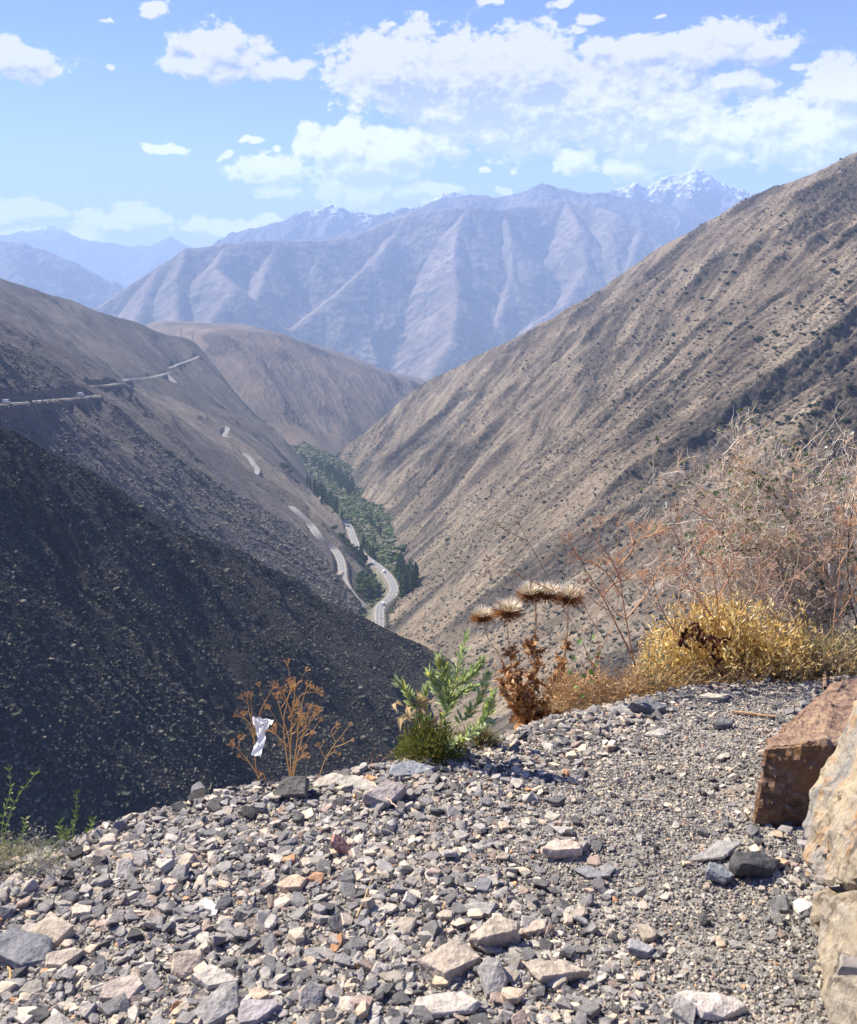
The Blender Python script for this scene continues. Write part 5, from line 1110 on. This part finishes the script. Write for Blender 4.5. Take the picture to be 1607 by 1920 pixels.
def plastic():
    o = root('plastic_strip', P(482, 1350, YL-.015), 'white torn plastic strip knotted round a dry orange stalk', 'plastic'); mb = MB(); Y = YL-.012
    def rib(pts, ws, seed):
        c = np.array([P(a, b, Y-d) for a, b, d in pts]); c = spline(c, .003); n = len(c); w = np.interp(np.linspace(0, 1, n), np.linspace(0, 1, len(ws)), ws)*Y/FPX/.92; m = 9; s = np.linspace(-1, 1, m)
        t = np.gradient(c, axis=0); t /= np.linalg.norm(t, axis=1, keepdims=True); a = np.cross(t, (0, 1, 0)); a /= np.linalg.norm(a, axis=1, keepdims=True)+1e-9
        V = c[:, None]+a[:, None]*(s[None, :, None]*w[:, None, None]*.5); k = np.arange(n)[:, None]*.16
        V[:, :, 1] += .0045*np.sin(s[None]*3.2+k*2+seed)+.002*np.sin(s[None]*8+k*5); F = grid_faces(n, m); mb.add(V.reshape(-1, 3), F, (.86,.86,.86))
    rib([(474,1344,.002),(482,1356,.004),(489,1372,.003),(490,1388,.006),(484,1402,.003),(480,1417,.001)], [4,17,16,15,17,20], 0)
    rib([(478,1352,.006),(490,1354,.010),(502,1352,.009),(512,1354,.004)], [14,11,10,12], 1.5)
    rib([(497,1352,.012),(499,1362,.013),(494,1371,.010)], [9,10,5], 3)
    rib([(474,1352,-.004),(484,1350,-.008),(494,1354,-.004)], [10,10,8], 2)
    m = bpy.data.materials.new('thin_plastic'); m.use_nodes = True; b = m.node_tree.nodes['Principled BSDF']; b.inputs['Base Color'].default_value = (.85,.86,.88,1); b.inputs['Roughness'].default_value = .35
    tr = N(m.node_tree, 'ShaderNodeBsdfTranslucent'); tr.inputs[0].default_value = (.85,.86,.88,1); mx = N(m.node_tree, 'ShaderNodeMixShader'); mx.inputs[0].default_value = .6
    L(m.node_tree, b.outputs[0], mx.inputs[1]); L(m.node_tree, tr.outputs[0], mx.inputs[2]); L(m.node_tree, mx.outputs[0], m.node_tree.nodes['Material Output'].inputs['Surface'])
    put(mb, 'strip', m, o, smooth=True)
plastic()

def yellow_bush():
    r = np.random.default_rng(51); Y = 3.05; base = P(1360, 1300, Y); base[2] = ground_z(base[0], base[1]); o = root('yellow_bush', base, 'dense golden yellow dry bush at the far edge of the path', 'bush'); st = MB(); lf = MB(); px1 = Y/FPX/.92
    hx = lambda px: np.interp(px, [1190, 1215, 1260, 1300, 1340, 1400, 1450, 1490, 1520, 1550], [1250, 1190, 1150, 1128, 1122, 1128, 1136, 1160, 1195, 1260])
    n = 0
    for k in range(430):
        px = 1190+365*r.random(); top = hx(px)+20*r.normal()+16*noise2(px/28., 3.3); dy = r.normal()*.10; e = P(px, top+max(0, r.random()**1.5*(1290-top)*.75), Y+dy); b = base+np.array((r.normal()*.10+(px-1365)*px1*.5, dy*.6, .03))
        m = (b+e)/2+jit(r, .015)+np.array((0,0,.03)); c = curve3([b, m, e], 8); st.tube(c, [.0013, .0005], np.array((.40,.27,.10))*(.7+.5*r.random()), 3)
        for q in range(26):
            t = .35+.65*r.random(); p = c[min(len(c)-1, int(t*(len(c)-1)))]+jit(r, .014)
            if project(p)[0] < 1195: continue
            col = np.array([(.80,.57,.19),(.88,.68,.30),(.66,.45,.14),(.44,.28,.09),(.90,.77,.46)][r.choice(5, p=[.34,.26,.2,.1,.1])])*(.75+.4*r.random())
            lf.leaf(p, e-b+jit(r, .25), jit(r, 1), (8+9*r.random())*px1, (3+2.4*r.random())*px1, col, fold=.3, curl=r.uniform(-1, 1), n=2); n += 1
    put(st, 'stem', M_STALK, o); put(lf, 'leaves', M_LEAF, o)
    # withered dark leaves hanging in the bush
    dl = root('withered_leaves', P(1300, 1190, Y-.14), 'dark brown withered leaves caught in the left side of the yellow bush', 'dry leaves'); mb = MB()
    for (cx, cy) in ((1290,1170),(1300,1195),(1312,1200),(1322,1215),(1345,1228),(1348,1240),(1328,1205),(1282,1198),(1336,1198)):
        for q in range(3): mb.leaf(P(cx+r.normal()*6, cy+r.normal()*7, Y-.14+r.normal()*.01), jit(r, 1), jit(r, 1), (18+14*r.random())*px1, (9+5*r.random())*px1, np.array((.10,.035,.022))*(.6+.8*r.random()), fold=.4, curl=r.uniform(-2, 2), n=6, jag=.6)
    mb.tube(curve3([P(1365, 1285, Y-.12), P(1340, 1230, Y-.13), P(1295, 1180, Y-.14)], 8), .0016, (.2,.11,.06), 4)
    put(mb, 'leaves', M_DRYL, dl)
yellow_bush()

def dry_grass(label, x0, x1, ybot, ytop, Y, n, cols, seed, name='dry_grass', cat='grass clump', w=.9, lnp=(30, 70), curly=.8):
    r = np.random.default_rng(seed); px1 = Y/FPX/.92; b0 = P((x0+x1)/2, ybot, Y); o = root(name, b0, label, cat); mb = MB()
    for k in range(n):
        px = r.uniform(x0, x1); py = ybot-r.random()**1.4*(ybot-ytop)*.6; p = P(px, py, Y+r.normal()*.05); a = r.random()*6.28; ln = r.uniform(*lnp)*px1
        d = np.array((math.cos(a)*.9, math.sin(a)*.6, .35+r.random())); d /= np.linalg.norm(d); e = p+d*ln; m = (p+e)/2+jit(r, ln*.14*curly)
        mb.tube([p, m, e], [w*.5*px1, w*.25*px1], np.array(cols[r.integers(len(cols))])*(.65+.6*r.random()), 3)
        if r.random() < .5: mb.leaf(e, d+jit(r, .6), jit(r, 1), 8*px1, 3*px1, np.array(cols[r.integers(len(cols))]), fold=.2, curl=r.uniform(-1, 1), n=2)
    put(mb, 'blades', M_STALK, o)
STRAW = [(.55,.38,.16),(.66,.50,.27),(.40,.24,.10),(.48,.30,.14)]
dry_grass('tangle of orange dry twiglets right of the thistle', 1035, 1200, 1335, 1235, 2.78, 1500, [(.50,.30,.13),(.36,.19,.08),(.62,.45,.24)], 71, 'dry_tangle', 'dry tangle', lnp=(15, 45), curly=1.6)
dry_grass('straw coloured grass spilling below the yellow bush', 1180, 1420, 1318, 1250, 2.86, 1100, STRAW, 72, lnp=(20, 60))
dry_grass('short straw coloured grass at the foot of the twiggy shrub', 1420, 1610, 1285, 1215, 2.98, 900, STRAW+[(.28,.22,.10)], 73, lnp=(15, 45))
dry_grass('dull golden tangle between the yellow bush and the brown boulder', 1500, 1660, 1275, 1150, 3.06, 1600, [(.55,.42,.20),(.42,.30,.14),(.66,.54,.32),(.24,.24,.10)], 75, 'dry_tangle', 'dry tangle', lnp=(15, 45), curly=1.4)
dry_grass('sparse pale grass stems standing left of the leafy plant', 690, 752, 1445, 1400, YG+.05, 30, [(.40,.24,.15)], 74, lnp=(12, 30))

def twiggy(label, seed, Y, base, stems, depth_n, box, npale, w0=5, leafn=300, darkstem=True):
    r = np.random.default_rng(seed); px1 = Y/FPX/.92; b0 = P(base[0], base[1], Y); b0[2] = ground_z(b0[0], b0[1]); o = root('twiggy_shrub', b0, label, 'shrub'); dk = MB(); pl = MB(); lf = MB(); ends = []
    pale = [(.56,.45,.33),(.64,.55,.43),(.50,.35,.22),(.56,.36,.20),(.72,.65,.54)]
    def br(p, d, ln, w, lv):
        d = d/np.linalg.norm(d); n = 6; pts = [p]; 
        for k in range(n): d = d+jit(r, .20)+np.array((0,0,.02)); d /= np.linalg.norm(d); pts.append(pts[-1]+d*ln/n)
        col = np.array(pale[r.integers(5)])*(.75+.45*r.random()) if lv else np.array((.055,.045,.04)); (pl if lv else dk).tube(pts, [w*px1*.5, w*px1*.32], col, 4 if lv < 2 else 3)
        ends.append(pts[-1]); ends.append(pts[3])
        if lv >= 4: return
        for k in range([5, 5, 4, 3][lv]+(r.random() < .4)):
            i = r.integers(1, n+1); dd = d*.6+jit(r, .62)+np.array((0,-.0,.12)); br(pts[i], dd, ln*(.48+.28*r.random()), max(.7, w*.6), lv+1)
    for pts, w in stems:
        c = curve3([P(a, b, Y+(q if True else 0)) for a, b, q in pts], 12); c = c+r.normal(0, .004, c.shape); dk.tube(c, np.linspace(w*.5, w*.25, len(c))*px1, (.06,.048,.042), 5)
        for k in range(depth_n): i = r.integers(3, len(c)); tg = c[i-1]-c[i-3]; tg /= np.linalg.norm(tg); br(c[i-1], tg*.7+jit(r, .55)+np.array((0,0,.15)), .12+.16*r.random(), 2.0, 1)
    E = np.array(ends); px, py = project(E); k = np.nonzero(py < box)[0]
    for i in r.choice(k, min(leafn, len(k)), replace=False):
        g = [(.11,.16,.06),(.20,.24,.12),(.55,.56,.46),(.06,.09,.035)][r.choice(4, p=[.3,.3,.2,.2])]
        for q in range(2): lf.leaf(E[i]+jit(r, .006), jit(r, 1), jit(r, 1), (7+4*r.random())*px1, (5+3*r.random())*px1, np.array(g)*(.8+.4*r.random()), fold=.15, n=3)
    put(dk, 'stem', M_STALK, o); put(pl, 'twigs', M_STALK, o); put(lf, 'leaves', M_LEAF, o)
twiggy('large leafless twiggy shrub with pale twigs and a dark arching stem', 81, 3.5, (1500, 1260), [([(1500,1250,0),(1480,1110,0),(1455,1050,-.05),(1420,1028,-.1),(1365,1035,-.15)],5),([(1495,1200,.05),(1450,1060,.05),(1400,960,.1),(1340,930,.1)],4),([(1500,1180,0),(1500,1040,.1),(1440,920,.1),(1390,880,.1)],4),
  ([(1505,1180,.1),(1530,1050,.1),(1500,960,.15),(1470,890,.2)],3.5),([(1500,1220,-.1),(1430,1150,-.1),(1380,1090,-.15),(1320,1060,-.15)],3),([(1510,1220,0),(1560,1120,0),(1570,1020,0),(1560,960,.05)],3.5),([(1480,1230,-.2),(1400,1180,-.2),(1330,1120,-.2),(1280,1080,-.2)],2.5),([(1490,1200,-.1),(1420,1090,0),(1380,1010,0),(1300,960,.05)],2.5)], 13, 1040, 0, leafn=420)
twiggy('pinkish dry shrub filling the right edge behind the boulder', 82, 3.3, (1610, 1270), [([(1610,1270,0),(1600,1150,0),(1590,1040,0),(1600,930,0)],4),([(1612,1260,0),(1560,1170,0),(1530,1100,.05),(1500,1060,.05)],3),([(1620,1240,0),(1660,1100,0),(1650,980,0)],3.5),([(1600,1250,.05),(1540,1210,.1),(1490,1190,.1)],3)], 14, 1300, 0, leafn=260)

def sprigs(label, name, cat, Y, stems, seed, lw=(12, 20), lwid=(2, 3.2), cols=((.20,.28,.18),(.28,.36,.26)), per=20, stc=(.3,.32,.18), w=1.3, curl=.6):
    r = np.random.default_rng(seed); px1 = Y/FPX/.92; b0 = P(stems[0][0][0], stems[0][0][1], Y); o = root(name, b0, label, cat); st = MB(); lf = MB()
    for pts in stems:
        c = curve3([P(a[0], a[1], Y+(a[2] if len(a) > 2 else 0)) for a in pts], 14); st.tube(c, np.linspace(w*.55, w*.25, len(c))*px1, stc, 4)
        for k in range(per):
            t = .15+.85*k/per; i = min(len(c)-1, int(t*(len(c)-1))); tg = c[i]-c[i-1] if i else c[1]-c[0]; tg /= np.linalg.norm(tg); a = k*2.4
            lf.leaf(c[i], tg*.6+np.array((math.cos(a), math.sin(a)*.6, .2)), jit(r, .6)+np.array((0,0,1)), r.uniform(*lw)*px1, r.uniform(*lwid)*px1, np.array(cols[r.integers(len(cols))])*(.75+.5*r.random()), fold=.2, curl=r.uniform(-curl, curl), n=3)
    put(st, 'stem', M_STALK, o); put(lf, 'leaves', M_LEAF, o)
sprigs('silvery green feathery sprigs between the dry tangle and the yellow bush', 'green_sprig', 'plant', 2.84, [[(1222,1300),(1215,1240),(1222,1185)],[(1225,1300),(1232,1240),(1238,1200)],[(1222,1300),(1206,1262),(1202,1230)],[(1228,1302),(1245,1262),(1252,1222)]], 91)
sprigs('wiry stem with a few round green leaves right of the thistle', 'wiry_plant', 'plant', 2.62, [[(1085,1320),(1100,1260),(1108,1200),(1107,1160)],[(1078,1310),(1072,1265),(1092,1180)],[(1100,1290),(1118,1250),(1122,1215)]], 92, (10, 14), (8, 11), ((.10,.22,.04),(.16,.28,.06)), 4, (.30,.2,.1), 1.2)
YE = 1.62
sprigs('green leafy weed growing up beyond the edge at the far left, tallest stem leaning right', 'green_weed', 'plant', YE+.1, [[(5,1640),(10,1560),(30,1500),(75,1440)],[(5,1630),(5,1540),(20,1470),(15,1430)],[(10,1630),(40,1570),(50,1530)],[(0,1620),(-15,1560),(-10,1500)],[(15,1630),(35,1600),(80,1590)]], 93, (9, 15), (4, 7), ((.14,.21,.05),(.20,.28,.08),(.10,.15,.04),(.34,.34,.14)), 26, (.30,.34,.12), 1.5)
sprigs('small leafy green weed just left of the stone edge', 'green_weed', 'plant', YE+.12, [[(130,1600),(140,1545),(145,1480)],[(135,1600),(165,1560),(178,1532)],[(130,1600),(115,1565),(112,1540)],[(138,1600),(150,1575),(172,1570)],[(128,1600),(105,1590),(88,1580)],[(130,1605),(120,1580),(132,1555)]], 94, (9, 14), (4, 7), ((.14,.21,.05),(.20,.28,.08),(.10,.15,.04)), 26, (.30,.34,.12), 1.3)
dry_grass('pale dry stems hanging over the edge at the far left', -40, 110, 1640, 1560, YE-.03, 500, [(.45,.40,.25),(.30,.32,.14),(.55,.48,.33)], 95, lnp=(25, 70))

# ---- dead sticks on the stones
M_STICK = attr_mat('dead_stick', .8, .2, 0, .25, 80)
def stick(pix, w, col, label, lift=.012):
    pts = np.array([gpt(a, b) for a, b in pix]); pts[:, 2] += lift; c = spline(pts, .01); r = np.random.default_rng(int(pix[0][0])); c += r.normal(0, .0008, c.shape); sc = c[0][1]/FPX/.9
    mb = MB(); mb.tube(c-pts[0], np.linspace(w*.55, w*.3, len(c))*sc, col, 6); o = mb.build('dead_stick', M_STICK); o.location = pts[0]; tag(o, label, 'stick')
stick([(1372,1341),(1410,1345),(1452,1350)], 6, (.42,.27,.15), 'brown dead stick lying on the far part of the path')
stick([(698,1486),(715,1505),(745,1535)], 4, (.50,.38,.25), 'pale forked twig lying below the mauve grey block', .03)
stick([(668,1730),(685,1690),(700,1655)], 3.5, (.50,.34,.18), 'thin tan twig lying along the middle of the gravel')
stick([(1546,1300),(1545,1282),(1547,1262)], 7, (.36,.24,.15), 'short brown stump of a stalk behind the brown boulder', .02)
stick([(20,1850),(22,1835),(17,1822)], 5, (.55,.33,.12), 'small orange twig at the lower left among the stones')
# ------------------------------------------------------------------ air
def haze_box():
    x0, x1, y0, y1, z0, z1 = -16000, 16000, -3000, 19000, -1201.5, 1000
    V = [(x, y, z) for x in (x0, x1) for y in (y0, y1) for z in (z0, z1)]
    F = [(0,1,3,2),(4,6,7,5),(0,4,5,1),(2,3,7,6),(0,2,6,4),(1,5,7,3)]
    m = bpy.data.materials.new('haze_air'); m.use_nodes = True; t = m.node_tree; t.nodes.clear()
    out = N(t, 'ShaderNodeOutputMaterial'); pv = N(t, 'ShaderNodeVolumePrincipled'); L(t, pv.outputs[0], out.inputs['Volume'])
    pv.inputs['Color'].default_value = (.50, .69, 1.0, 1); pv.inputs['Density'].default_value = HAZE; pv.inputs['Anisotropy'].default_value = .0
    o = mesh_np('haze', V, F, m, smooth=False); tag(o, kind='stuff')
HAZE = 1.12e-4
haze_box()
